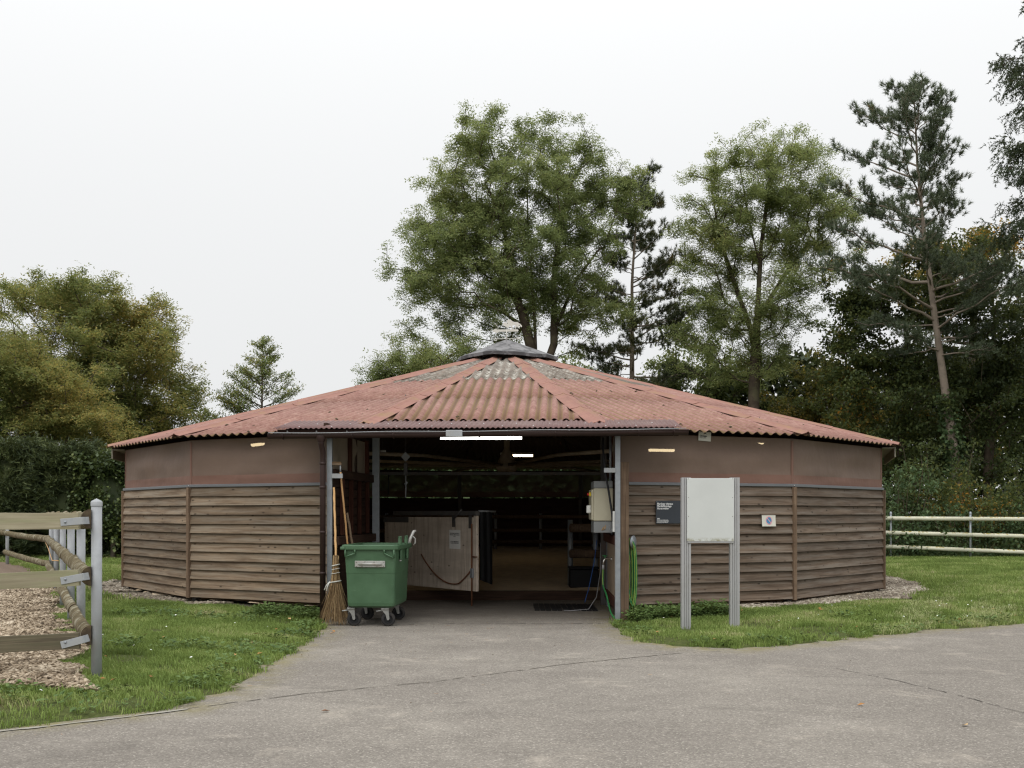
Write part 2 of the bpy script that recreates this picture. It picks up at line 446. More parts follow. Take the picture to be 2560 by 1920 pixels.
M['grass'] = m_island('grass', [(0, srgb(86, 104, 50)), (0.35, srgb(114, 136, 68)), (0.7, srgb(140, 158, 88)), (0.88, srgb(166, 174, 114)), (1, srgb(188, 180, 140))], 0.75, 0.36, 0.25, 0.55, 0.8)
M['grass_pale'] = m_island('grass_pale', [(0, srgb(122, 138, 82)), (0.5, srgb(158, 166, 112)), (1, srgb(192, 190, 146))], 0.75, 0.3, 0.25, 0.2, 0.8)
M['weed'] = m_island('weed', [(0, srgb(68, 88, 46)), (0.5, srgb(92, 116, 62)), (1, srgb(122, 142, 86))], 0.7, 0.25, 0.3)
M['petal'] = m_island('petal', [(0, srgb(230, 230, 226)), (1, srgb(250, 250, 246))], 0.7)
M['dry_leaf'] = m_island('dry_leaf', [(0, srgb(112, 70, 40)), (0.5, srgb(166, 120, 70)), (1, srgb(206, 176, 128))], 0.8)
# foliage
M['ash_leaf'] = m_island('ash_leaf', [(0, srgb(86, 100, 62)), (0.4, srgb(118, 132, 84)), (0.75, srgb(146, 156, 102)), (1, srgb(172, 170, 112))], 0.7, 0.5, 0.3, 0.35, 0.25)
M['ash_leaf_light'] = m_island('ash_leaf_light', [(0, srgb(92, 108, 66)), (0.4, srgb(124, 138, 88)), (0.75, srgb(152, 160, 104)), (1, srgb(178, 172, 110))], 0.7, 0.5, 0.3, 0.35, 0.25)
M['walnut_leaf'] = m_island('walnut_leaf', [(0, srgb(82, 98, 56)), (0.42, srgb(116, 126, 72)), (0.72, srgb(148, 142, 82)), (1, srgb(182, 156, 86))], 0.7, 0.48, 0.3, 0.4, 0.22)
M['larch_leaf'] = m_island('larch_leaf', [(0, srgb(84, 102, 64)), (0.6, srgb(120, 134, 80)), (1, srgb(172, 156, 82))], 0.7, 0.3, 0.3, 0.35, 0.4)
M['pine_needle'] = m_island('pine_needle', [(0, srgb(60, 72, 56)), (0.55, srgb(92, 104, 82)), (0.9, srgb(118, 128, 102)), (1, srgb(132, 106, 72))], 0.6, 0.15, 0.3, 0.35, 0.5)
M['pine_needle_dark'] = m_island('pine_needle_dark', [(0, srgb(44, 54, 38)), (0.55, srgb(70, 80, 56)), (0.85, srgb(106, 100, 60)), (1, srgb(140, 114, 64))], 0.6, 0.15, 0.3, 0.5, 0.3)
M['spruce_needle'] = m_island('spruce_needle', [(0, srgb(44, 56, 42)), (0.6, srgb(68, 80, 58)), (1, srgb(96, 104, 76))], 0.6, 0.15, 0.3, 0.3, 0.5)
M['beech_leaf'] = m_island('beech_leaf', [(0, srgb(40, 52, 30)), (0.5, srgb(68, 82, 46)), (0.82, srgb(98, 106, 56)), (0.94, srgb(140, 116, 46)), (1, srgb(178, 122, 44))], 0.6, 0.38, 0.35, 0.4, 0.2)
M['beech_gold'] = m_island('beech_gold', [(0, srgb(62, 66, 32)), (0.45, srgb(102, 98, 44)), (0.75, srgb(152, 124, 48)), (1, srgb(190, 134, 48))], 0.6, 0.42, 0.35, 0.4, 0.25)
M['shrub_leaf'] = m_island('shrub_leaf', [(0, srgb(48, 66, 42)), (0.55, srgb(74, 96, 60)), (1, srgb(108, 124, 84))], 0.65, 0.25, 0.3, 0.35, 0.6)
M['hedge_leaf'] = m_island('hedge_leaf', [(0, srgb(34, 44, 26)), (0.55, srgb(58, 70, 40)), (1, srgb(92, 100, 58))], 0.65, 0.1, 0.3, 0.35, 0.5)
M['ivy_leaf'] = m_island('ivy_leaf', [(0, srgb(44, 58, 32)), (0.55, srgb(70, 86, 46)), (1, srgb(112, 120, 64))], 0.5, 0.15, 0.4, 0.35, 0.6)
M['bark'] = m_simple('bark', srgb(84, 74, 64), 0.95, 0, 0.35, 3, 0.9, 0.1, dirt=srgb(96, 98, 70), dirt_amt=0.5, kind='World')
M['bark_pine'] = m_simple('bark_pine', srgb(142, 130, 118), 0.95, 0, 0.3, 3, 0.9, 0.1, dirt=srgb(96, 82, 70), dirt_amt=0.6, kind='World')
M['bark_pale'] = m_simple('bark_pale', srgb(150, 140, 126), 0.95, 0, 0.25, 3, 0.5, 0.1, kind='World')

# objects
def m_bin():
    t = NT('bin_green'); v = t.coord('Object')
    n = t.noise(v, 3, 5, 0.6); sc = t.noise(t.coord('Object', (3, 3, 40)), 2.0, 7, 0.75, 0.4)
    c = t.ramp(n, [(0.3, srgb(63, 92, 65)), (0.7, srgb(76, 107, 78))])
    c = t.mix(t.ramp(sc, [(0.60, bw(0)), (0.72, bw(0.45))]), c, srgb(126, 152, 126))
    c = t.mix(t.ramp(t.noise(v, 5, 7, 0.7), [(0.56, bw(0)), (0.72, bw(0.45))]), c, srgb(44, 66, 46))
    return t.done(t.pbr(c, t.math('ADD', 0.38, t.math('MULTIPLY', n, 0.2)), 0, t.bump(sc, 0.1, 0.003), 0.45))
M['bin'] = m_bin()
M['rubber'] = m_simple('rubber', srgb(44, 43, 43), 0.8, 0, 0.2, 8, 0.2, dirt=srgb(96, 88, 78), dirt_amt=0.5)
M['black_rubber'] = m_simple('black_rubber', srgb(24, 24, 26), 0.6, 0, 0.2, 5, 0.15)
M['caster'] = m_simple('caster', srgb(150, 150, 146), 0.5, 0.5, 0.2, 10, 0.1, dirt=srgb(110, 92, 74), dirt_amt=0.6)
M['alu'] = m_simple('alu', srgb(168, 168, 168), 0.45, 0.35, 0.06, 5, 0.04, 0.5, dirt=srgb(140, 138, 130), dirt_amt=0.4)
M['plate'] = m_simple('plate', srgb(176, 176, 172), 0.45, 0.4, 0.12, 12, 0.1, dirt=srgb(130, 104, 80), dirt_amt=0.6)
def m_panel():
    t = NT('white_panel'); v = t.coord('Object')
    z = t.n('ShaderNodeSeparateXYZ'); t.l(t.n('ShaderNodeTexCoord').outputs['Object'], z.inputs[0])
    n = t.noise(v, 14, 7, 0.75)
    edge = t.math('MULTIPLY', t.ramp(z.outputs['Z'], [(0.0, bw(1)), (0.055, bw(0))]), t.ramp(n, [(0.42, bw(0)), (0.6, bw(1))]))
    c = t.mix(edge, t.ramp(t.noise(v, 2), [(0.3, srgb(192, 195, 192)), (0.7, srgb(201, 204, 201))]), srgb(128, 122, 84))
    return t.done(t.pbr(c, 0.45, 0, None, 0.4))
M['panel'] = m_panel()
M['sign_dark'] = m_simple('sign_dark', srgb(52, 57, 64), 0.5, 0, 0.06, 4, 0, 0.4)
M['white_print'] = m_simple('white_print', srgb(232, 232, 232), 0.6, 0, 0.02, 3, 0)
M['paper'] = m_simple('paper', srgb(206, 204, 194), 0.75, 0, 0.08, 6, 0.05, dirt=srgb(170, 160, 138), dirt_amt=0.5)
M['notice'] = m_simple('notice', srgb(236, 235, 230), 0.6, 0, 0.06, 5, 0)
M['black_print'] = m_simple('black_print', srgb(46, 44, 44), 0.7, 0, 0.05, 3, 0)
M['blue_print'] = m_simple('blue_print', srgb(74, 134, 176), 0.7, 0, 0.08, 8, 0)
M['pink_print'] = m_simple('pink_print', srgb(222, 158, 160), 0.7, 0, 0.08, 8, 0)
M['door_wood'] = m_wood('door_wood', srgb(158, 142, 126), srgb(212, 198, 182), srgb(226, 214, 200), grain=(16, 16, 1.2), knots=True, rnd=False)
M['steel_dark'] = m_simple('steel_dark', srgb(92, 90, 88), 0.6, 0.4, 0.2, 8, 0.1, dirt=srgb(110, 84, 66), dirt_amt=0.4)
M['rust'] = m_simple('rust', srgb(120, 80, 58), 0.85, 0.1, 0.3, 14, 0.4)
M['cabinet'] = m_simple('cabinet', srgb(186, 180, 158), 0.5, 0, 0.05, 4, 0.03, dirt=srgb(150, 144, 124), dirt_amt=0.4)
M['grey_plastic'] = m_simple('grey_plastic', srgb(132, 134, 134), 0.5, 0, 0.08, 4, 0.03)
M['white_plastic'] = m_simple('white_plastic', srgb(222, 222, 218), 0.45, 0, 0.05, 4, 0)
M['yellow'] = m_simple('yellow', srgb(214, 186, 50), 0.5, 0, 0.05, 4, 0)
M['red'] = m_simple('red', srgb(176, 44, 40), 0.5, 0, 0.05, 4, 0)
M['beige_panel'] = m_simple('beige_panel', srgb(178, 158, 136), 0.7, 0, 0.1, 3, 0.1, dirt=srgb(120, 104, 88), dirt_amt=0.6)
M['chrome'] = m_simple('chrome', srgb(200, 198, 194), 0.25, 0.9, 0.05, 8, 0)
M['hose'] = m_simple('hose', srgb(44, 116, 64), 0.4, 0, 0.12, 6, 0.02, 0.45)
M['hose_stripe'] = m_simple('hose_stripe', srgb(190, 200, 90), 0.4, 0, 0.1, 6, 0)
M['cable'] = m_simple('cable', srgb(34, 34, 36), 0.6, 0, 0.1, 6, 0)
M['cable_blue'] = m_simple('cable_blue', srgb(40, 84, 150), 0.5, 0, 0.1, 6, 0)
M['cable_grey'] = m_simple('cable_grey', srgb(150, 150, 152), 0.6, 0, 0.1, 6, 0)
M['cable_orange'] = m_simple('cable_orange', srgb(196, 142, 50), 0.6, 0, 0.1, 6, 0)
M['bamboo'] = m_simple('bamboo', srgb(196, 156, 106), 0.5, 0, 0.15, 6, 0.1)
M['handle_wood'] = m_simple('handle_wood', srgb(204, 160, 112), 0.55, 0, 0.12, 5, 0.1)
M['handle_old'] = m_simple('handle_old', srgb(128, 108, 88), 0.8, 0, 0.2, 8, 0.3)
M['twig'] = m_island('twig', [(0, srgb(96, 76, 54)), (0.5, srgb(146, 122, 90)), (1, srgb(188, 162, 122))], 0.85, 0, 0.2, 0.1, 2)
M['twine'] = m_simple('twine', srgb(206, 206, 200), 0.8, 0, 0.1, 10, 0)
M['vane'] = m_simple('vane', srgb(208, 205, 196), 0.6, 0, 0.1, 9, 0.05, dirt=srgb(150, 140, 124), dirt_amt=0.6)
M['arm'] = m_simple('arm', srgb(172, 156, 134), 0.6, 0.1, 0.15, 4, 0.1, dirt=srgb(100, 84, 68), dirt_amt=0.6)
M['log'] = m_simple('log', srgb(104, 94, 72), 0.95, 0, 0.45, 12, 1.0, 0.1, dirt=srgb(168, 164, 146), dirt_amt=1.0, kind='World')
M['log_end'] = m_simple('log_end', srgb(78, 68, 56), 0.95, 0, 0.4, 12, 0.6, 0.1, dirt=srgb(112, 98, 70), dirt_amt=0.6)
M['plank'] = m_wood('plank', srgb(116, 108, 88), srgb(152, 144, 122), srgb(174, 166, 144), grain=(1.2, 30, 26), knots=False, grey=srgb(134, 134, 104))
M['plank_dark'] = m_wood('plank_dark', srgb(64, 58, 48), srgb(98, 90, 74), srgb(126, 118, 98), grain=(1.2, 30, 40), knots=False, grey=srgb(84, 82, 64))
def m_rail():
    t = NT('rail_cream'); v = t.coord('World')
    z = t.n('ShaderNodeSeparateXYZ'); t.l(t.n('ShaderNodeNewGeometry').outputs['Normal'], z.inputs[0])
    c = t.ramp(t.noise(v, 2, 5), [(0.3, srgb(196, 194, 172)), (0.7, srgb(218, 216, 196))])
    li = t.math('MULTIPLY', t.ramp(t.noise(v, 9, 7, 0.75), [(0.5, bw(0)), (0.58, bw(1))]), t.ramp(z.outputs['Z'], [(0.3, bw(0)), (0.7, bw(1))]))
    c = t.mix(li, c, srgb(160, 140, 60))
    return t.done(t.pbr(c, 0.75, 0, None, 0.25))
M['rail'] = m_rail()
def m_emit(name, col, st):
    t = NT(name); e = t.n('ShaderNodeEmission'); e.inputs[0].default_value = col; e.inputs[1].default_value = st
    return t.done(e.outputs[0])
M['tube_cool'] = m_emit('tube_cool', (1.0, 0.98, 0.92, 1), 6.0)
M['tube_warm'] = m_emit('tube_warm', (1.0, 0.78, 0.46, 1), 8.0)
# ------------------------------------------------------------------ ground
CX, CY = -0.117, 24.84          # centre of the round shed
NF = 14
PHI = -0.045
RW = 8.0                        # wall corner radius
COSF, TANF = math.cos(PI / NF), math.tan(PI / NF)

def corner(k, R=RW):
    a = 2 * PI / NF * k + PHI
    return Vector((CX + R * math.sin(a), CY - R * math.cos(a), 0))

def vnoise(x, y, s, seed=0):
    """cheap smooth value noise on arrays"""
    x = np.asarray(x) * s + seed * 17.3; y = np.asarray(y) * s - seed * 9.1
    xi = np.floor(x).astype(np.int64); yi = np.floor(y).astype(np.int64); fx = x - xi; fy = y - yi
    h = lambda a, b: (np.sin(a * 127.1 + b * 311.7 + seed * 5.7) * 43758.5453) % 1.0
    fx = fx * fx * (3 - 2 * fx); fy = fy * fy * (3 - 2 * fy)
    return (h(xi, yi) * (1 - fx) + h(xi + 1, yi) * fx) * (1 - fy) + (h(xi, yi + 1) * (1 - fx) + h(xi + 1, yi + 1) * fx) * fy

left_edge = [(-260, 1851), (0, 1825), (208, 1800), (457, 1771), (544, 1736), (613, 1701), (694, 1649), (752, 1614), (792, 1584), (806, 1553)]
right_edge = [(1528, 1556), (1552, 1580), (1597, 1603), (1678, 1617), (1851, 1625), (2025, 1609), (2199, 1588), (2560, 1557), (3000, 1525)]
POLY = np.array([G(*p) for p in left_edge] + [(-2.62, 16.9), (-2.3, 20.6), (1.6, 20.6), (1.5, 16.9)] + [G(*p) for p in right_edge] + [(40, 17), (40, -8), (-40, -8), (-40, 9.0), (-12, 8.4)])

def sdist(px, py):
    """signed distance to the paved area, positive outside"""
    px = np.asarray(px, float); py = np.asarray(py, float)
    d = np.full(px.shape, 1e9); ins = np.zeros(px.shape, bool)
    n = len(POLY)
    for i in range(n):
        ax, ay = POLY[i]; bx, by = POLY[(i + 1) % n]
        ex, ey = bx - ax, by - ay; wx, wy = px - ax, py - ay
        t = np.clip((wx * ex + wy * ey) / (ex * ex + ey * ey), 0, 1)
        d = np.minimum(d, (wx - ex * t) ** 2 + (wy - ey * t) ** 2)
        c1 = (ay <= py) & (by > py); c2 = (ay > py) & (by <= py)
        cr = ex * wy - ey * wx
        ins ^= (c1 & (cr > 0)) | (c2 & (cr < 0))
    d = np.sqrt(d)
    return np.where(ins, -d, d)

def sstep(x, a, b):
    t = np.clip((x - a) / (b - a), 0, 1); return t * t * (3 - 2 * t)

def gh(px, py):
    px = np.asarray(px, float); py = np.asarray(py, float)
    s = sdist(px, py) + (vnoise(px, py, 2.3, 1) - 0.5) * 0.22 + (vnoise(px, py, 7.0, 2) - 0.5) * 0.09
    h = np.where(s < 0, np.maximum(-0.05, s * 0.5), sstep(s, 0, 0.3) * 0.035 + sstep(s, 0.2, 2.2) * 0.075)
    h = h + np.where(s > 0.1, (vnoise(px, py, 0.8, 3) - 0.5) * 0.03, 0)
    return h

def in_shed(px, py, R=7.75): return (px - CX) ** 2 + (py - CY) ** 2 < R * R

def grid_sheet(name, xs, ys, mask, hf, mat, label=None):
    X, Y = np.meshgrid(xs, ys); Z = hf(X, Y)
    V = np.stack([X.ravel(), Y.ravel(), Z.ravel()], 1)
    nx = len(xs); i, j = np.meshgrid(np.arange(len(ys) - 1), np.arange(nx - 1), indexing='ij')
    a = (i * nx + j).ravel(); Fc = np.stack([a, a + 1, a + nx + 1, a + nx], 1)
    if mask is not None:
        cx = (X[:-1, :-1] + X[1:, 1:]).ravel() / 2; cy = (Y[:-1, :-1] + Y[1:, 1:]).ravel() / 2
        Fc = Fc[mask(cx, cy)]
        used = np.unique(Fc); re = np.full(len(V), -1); re[used] = np.arange(len(used)); V = V[used]; Fc = re[Fc]
    return mesh_np(name, V, [Fc], mat, smooth=True)

xs = np.concatenate([[-600, -250, -100, -50, -30, -22], np.arange(-16, 17, 0.16), [22, 30, 50, 100, 250, 600]])
ys = np.concatenate([[-60, -20, 0, 4], np.arange(7, 22, 0.14), np.arange(22.3, 42, 0.5), [46, 52, 60, 80, 120, 250, 500, 1200]])
g = grid_sheet('ground', xs, ys, None, lambda x, y: np.where(in_shed(x, y), -0.08, gh(x, y)), M['soil']); tag(g, kind='structure')
rx = np.concatenate([[-40, -20, -10], np.arange(-7, 11, .12), [14, 20, 40]]); ry = np.concatenate([[-8, 0, 4], np.arange(6.5, 20.62, .12), [20.62]])
rd = grid_sheet('road', rx, ry, None, lambda x, y: np.zeros_like(x), M['asphalt']); tag(rd, kind='structure')
_co = np.zeros(len(rd.data.vertices) * 3, np.float32); rd.data.vertices.foreach_get('co', _co); _co = _co.reshape(-1, 3)
_sd = sdist(_co[:, 0], _co[:, 1])
for _n, _v in (('verge', np.clip(1 + _sd / .45, 0, 1)), ('entrance_tone', sstep(_co[:, 1], 14.6, 18.5) * np.clip(1 - np.abs(_co[:, 0] + .5) / 3.4, 0, 1) ** .5)):
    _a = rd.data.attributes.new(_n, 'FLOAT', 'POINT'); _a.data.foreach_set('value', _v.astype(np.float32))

def ribbon(name, pts, w, z, mat, jag=0.012, gaps=0.0, kind='structure', step=0.07):
    P = [Vector((*p, 0)) for p in pts]; out = []
    for a, b in zip(P[:-1], P[1:]):
        n = max(1, int((b - a).length / step))
        out += [a.lerp(b, i / n) for i in range(n)]
    out.append(P[-1]); mb = MB(); prev = None
    for i, p in enumerate(out):
        d = (out[min(i + 1, len(out) - 1)] - out[max(0, i - 1)]).normalized(); nrm = Vector((-d.y, d.x, 0))
        c = p + nrm * random.uniform(-jag, jag); ww = w * random.uniform(0.45, 1.15)
        cur = (c - nrm * ww / 2 + Vector((0, 0, z)), c + nrm * ww / 2 + Vector((0, 0, z)))
        if prev and random.random() >= gaps: mb.add([prev[0], prev[1], cur[1], cur[0]], [(0, 1, 2, 3)])
        prev = cur
    return tag(mb.build(name, mat), kind=kind)
ribbon('road_seam', [G(*p) for p in [(457, 1773), (760, 1735), (1090, 1704), (1420, 1660), (1690, 1634), (1800, 1628)]], 0.022, 0.004, M['seam'], 0.012, 0.12)
ribbon('road_crack', [G(*p) for p in [(2090, 1672), (2260, 1706), (2420, 1745), (2570, 1786)]], 0.014, 0.004, M['seam_dark'], 0.012, 0.15)
ribbon('threshold_joint', [G(*p) for p in [(1010, 1562), (1200, 1558), (1380, 1560), (1520, 1558)]], 0.035, 0.004, M['wet_dark'], 0.015, 0.35)
# thin stone edging along the verge, lower left
for a, b in [((-150, 1845), (120, 1817)), ((125, 1816), (330, 1792)), ((336, 1791), (470, 1774))]:
    ribbon('edging_strip', [G(*a), G(*b)], 0.055, 0.007, M['edging'], 0.004, 0.0)

# gravel bed round the foot of the shed
def ring_mask(x, y):
    r = np.hypot(x - CX, y - CY); a = np.degrees(np.arctan2(x - CX, CY - y)) - math.degrees(PHI)
    lim = np.where(a > 0, 8.35 + 0.5 * sstep(a, 30, 66), 8.30 + 0.35 * sstep(-a, 25, 60))
    return (r > 7.6) & (r < lim + (vnoise(x, y, 3.0, 5) - 0.5) * 0.35) & (np.abs(a) > 22) & (np.abs(a) < 150)
gx = np.arange(-10, 10, 0.1); gy = np.arange(15.5, 33, 0.1)
gb = grid_sheet('gravel_bed', gx, gy, ring_mask, lambda x, y: gh(x, y) + 0.012, M['gravel_bed']); tag(gb, kind='structure')
# wood-chip paddock behind the left fence
FDIR = Vector((-0.44, 1.0, 0)).normalized()
FP0 = Vector((-3.82, 10.3, 0))
def paddock_mask(x, y):
    s = (x - FP0.x) * FDIR.y - (y - FP0.y) * FDIR.x           # >0 : right of the fence line
    return (s < -0.10 + (vnoise(x, y, 2.5, 6) - 0.5) * 0.5) & (y > 9.65 + (vnoise(x, y, 2.0, 7) - 0.5) * 0.35 + np.abs(x + 4) * 0.02) & (y < 27 - (x + 11) * 1.6)
px_ = np.arange(-16, -3, 0.12); py_ = np.arange(9.2, 34, 0.12)
pb = grid_sheet('paddock_ground', px_, py_, paddock_mask, lambda x, y: gh(x, y) + 0.012, M['chip_bed']); tag(pb, kind='structure')
# sand floor inside
def vest(x, y): return (x > -2.9) & (x < 2.0) & (y < 20.75)
sx_ = np.arange(-8, 8, 0.25); sy_ = np.arange(17, 32.8, 0.25)
def sand_h(x, y): return 0.16 + np.maximum(0, y - 20.7) * 0.040 + (vnoise(x, y, 2.2, 9) - 0.5) * 0.05
sn = grid_sheet('sand_floor', sx_, sy_, lambda x, y: in_shed(x, y, 7.85) & ~vest(x, y), sand_h, M['sand']); tag(sn, kind='structure')

# ------------------------------------------------------------------ scattered small stuff (geometry-node instances)
def proto(name, V, Fc, mat):
    o = mesh_np(name, V, Fc, mat); COL.objects.unlink(o); return o

def scatter(name, pts, protos, smin, smax, mat, label, cat, tilt=0.0, seed=1, upright=True):
    pts = np.asarray(pts, np.float32); idx = np.random.default_rng(seed).integers(0, len(protos), len(pts))
    root = None
    me = bpy.data.meshes.new(name); me.vertices.add(len(pts)); me.vertices.foreach_set('co', pts.ravel())
    at = me.attributes.new('pick', 'INT', 'POINT'); at.data.foreach_set('value', idx.astype(np.int32)); me.update()
    me.materials.append(mat)
    o = link(bpy.data.objects.new(name, me))
    ng = bpy.data.node_groups.new(name + '_nodes', 'GeometryNodeTree')
    ng.interface.new_socket('Geometry', in_out='INPUT', socket_type='NodeSocketGeometry')
    ng.interface.new_socket('Geometry', in_out='OUTPUT', socket_type='NodeSocketGeometry')
    N = ng.nodes.new; gi = N('NodeGroupInput'); go = N('NodeGroupOutput'); jn = N('GeometryNodeJoinGeometry')
    m2p = N('GeometryNodeMeshToPoints'); ng.links.new(gi.outputs[0], m2p.inputs[0])
    na = N('GeometryNodeInputNamedAttribute'); na.data_type = 'INT'; na.inputs['Name'].default_value = 'pick'
    for k, p in enumerate(protos):
        cmp = N('FunctionNodeCompare'); cmp.data_type = 'INT'; cmp.operation = 'EQUAL'
        ints = [s for s in cmp.inputs if s.type == 'INT']
        ng.links.new(na.outputs[0], ints[0]); ints[1].default_value = k
        oi = N('GeometryNodeObjectInfo'); oi.inputs['Object'].default_value = p; oi.inputs['As Instance'].default_value = True
        ip = N('GeometryNodeInstanceOnPoints')
        rv = N('FunctionNodeRandomValue'); rv.data_type = 'FLOAT_VECTOR'
        vin = [s for s in rv.inputs if s.type == 'VECTOR']
        vin[0].default_value = (-tilt, -tilt, 0); vin[1].default_value = (tilt, tilt, 6.283)
        [s for s in rv.inputs if s.name == 'Seed'][0].default_value = seed * 10 + k
        rs = N('FunctionNodeRandomValue'); rs.data_type = 'FLOAT'
        fin = [s for s in rs.inputs if s.type == 'VALUE']
        fin[0].default_value = smin; fin[1].default_value = smax
        [s for s in rs.inputs if s.name == 'Seed'][0].default_value = seed * 10 + k + 5
        ng.links.new(m2p.outputs[0], ip.inputs['Points']); ng.links.new(cmp.outputs[0], ip.inputs['Selection'])
        ng.links.new(oi.outputs['Geometry'], ip.inputs['Instance'])
        ng.links.new([s for s in rv.outputs if s.type == 'VECTOR'][0], ip.inputs['Rotation'])
        ng.links.new([s for s in rs.outputs if s.type == 'VALUE'][0], ip.inputs['Scale'])
        ng.links.new(ip.outputs[0], jn.inputs[0])
    ng.links.new(jn.outputs[0], go.inputs[0])
    md = o.modifiers.new('scatter', 'NODES'); md.node_group = ng
    return tag(o, label, cat, kind='stuff')

def blade_tuft(rng, n, rad, h0, h1, w, bend):
    V = []; Fq = []; Ft = []
    for _ in range(n):
        a = rng.uniform(0, 2 * PI); r = rad * math.sqrt(rng.uniform()); bx, by = r * math.cos(a), r * math.sin(a)
        h = rng.uniform(h0, h1); la = rng.uniform(0, 2 * PI); b = bend * rng.uniform(0.2, 1.0) * h
        dx, dy = math.cos(la), math.sin(la); nx, ny = -dy * w / 2, dx * w / 2
        k = len(V)
        V += [(bx - nx, by - ny, -0.01), (bx + nx, by + ny, -0.01),
              (bx + dx * b * .35 + nx * .8, by + dy * b * .35 + ny * .8, h * .6), (bx + dx * b * .35 - nx * .8, by + dy * b * .35 - ny * .8, h * .6),
              (bx + dx * b, by + dy * b, h * (1 - 0.25 * b / h))]
        Fq.append((k, k + 1, k + 2, k + 3)); Ft.append((k + 3, k + 2, k + 4))
    return np.array(V), [np.array(Fq), np.array(Ft)]

_r = np.random.default_rng(11)
grass_near = [proto('grass_tuft', *blade_tuft(_r, 26, 0.07, 0.022, 0.055, 0.0055, 0.9), M['grass']) for _ in range(4)]
grass_far = [proto('grass_tuft', *blade_tuft(_r, 30, 0.13, 0.035, 0.08, 0.012, 0.7), M['grass']) for _ in range(3)]

def leafy(rng, n, rad, size, mat_h):
    V = []; Fq = []
    for _ in range(n):
        a = rng.uniform(0, 2 * PI); r = rad * math.sqrt(rng.uniform()); x, y = r * math.cos(a), r * math.sin(a); z = rng.uniform(0.01, mat_h)
        la = a + rng.uniform(-.6, .6); s = size * rng.uniform(.6, 1.2); el = rng.uniform(0.0, 0.7)
        d = Vector((math.cos(la) * math.cos(el), math.sin(la) * math.cos(el), math.sin(el))); w = Vector((-math.sin(la), math.cos(la), rng.uniform(-.3, .3))) * s * .33
        p = Vector((x, y, z)); k = len(V)
        V += [p, p + d * s * .5 + w, p + d * s - Vector((0, 0, s * .2)), p + d * s * .5 - w]; Fq.append((k, k + 1, k + 2, k + 3))
    return np.array([tuple(v) for v in V]), [np.array(Fq)]
weeds = [proto('weed_tuft', *leafy(_r, 22, 0.08, 0.042, 0.06), M['weed']) for _ in range(3)]

def lawn_pts(x0, x1, y0, y1, dens, rng, extra=None):
    n = int((x1 - x0) * (y1 - y0) * dens); x = rng.uniform(x0, x1, n); y = rng.uniform(y0, y1, n)
    inv = (np.abs(x / y) < 0.50)
    x, y = x[inv], y[inv]
    s = sdist(x, y) + (vnoise(x, y, 2.3, 1) - 0.5) * 0.22 + (vnoise(x, y, 7.0, 2) - 0.5) * 0.09
    ok = (s > 0.015) & ~in_shed(x, y, 8.02) & ~ring_mask(x, y) & ~paddock_mask(x, y)
    thin = (vnoise(x, y, 1.4, 8) * 0.6 + vnoise(x, y, 4.5, 12) * 0.4)
    bare = np.where(s < 0.9, 0.46, 0.64)                      # worn ground next to the paving
    ok &= (thin < bare) | (rng.uniform(size=len(x)) < 0.16)
    if extra is not None: ok &= extra(x, y)
    x, y = x[ok], y[ok]
    return np.stack([x, y, gh(x, y) + 0.002], 1)
r1 = np.random.default_rng(21)
pn = np.concatenate([lawn_pts(-7, -2.4, 7.4, 19, 330, r1), lawn_pts(1.4, 9, 13, 19, 300, r1)])
scatter('lawn_grass', pn, grass_near, 0.8, 1.5, M['grass'], 'short green lawn grass growing on the verges beside the paving', 'grass', 0.15, 3)
pf = np.concatenate([lawn_pts(-20, -4, 19, 38, 55, r1), lawn_pts(5, 20, 19, 38.5, 70, r1), lawn_pts(8, 11, 13, 19, 110, r1)])
scatter('lawn_grass', pf, grass_far, 0.9, 1.6, M['grass'], 'green lawn grass farther back beside and behind the shed', 'grass', 0.15, 4)
# broad-leaved weeds, thicker along the paving and against the wall
pw = np.concatenate([lawn_pts(-7, -2.4, 8.5, 17, 26, r1, lambda x, y: (sdist(x, y) < 0.45) | (vnoise(x, y, 0.9, 14) > 0.72)),
                     lawn_pts(1.4, 9, 13, 18, 22, r1, lambda x, y: (sdist(x, y) < 0.35) | (vnoise(x, y, 0.9, 15) > 0.74))])
nb = 420; wx = r1.uniform(1.72, 3.2, nb); wy = r1.uniform(16.2, 17.15, nb); k = (np.hypot(wx - CX, wy - CY) > 8.05); wx, wy = wx[k], wy[k]
pw2 = np.stack([wx, wy, gh(wx, wy) + r1.uniform(0, .10, len(wx))], 1)
nb = 120; wx = r1.uniform(-3.9, -2.85, nb); wy = r1.uniform(16.7, 17.5, nb); k = (np.hypot(wx - CX, wy - CY) > 8.05); wx, wy = wx[k], wy[k]
pw3 = np.stack([wx, wy, gh(wx, wy) + r1.uniform(0, .05, len(wx))], 1)
scatter('weed_patch', np.concatenate([pw, pw2, pw3]), weeds, 0.8, 1.7, M['weed'], 'low leafy green weeds along the paving edge and under the shed wall', 'weeds', 0.3, 5)

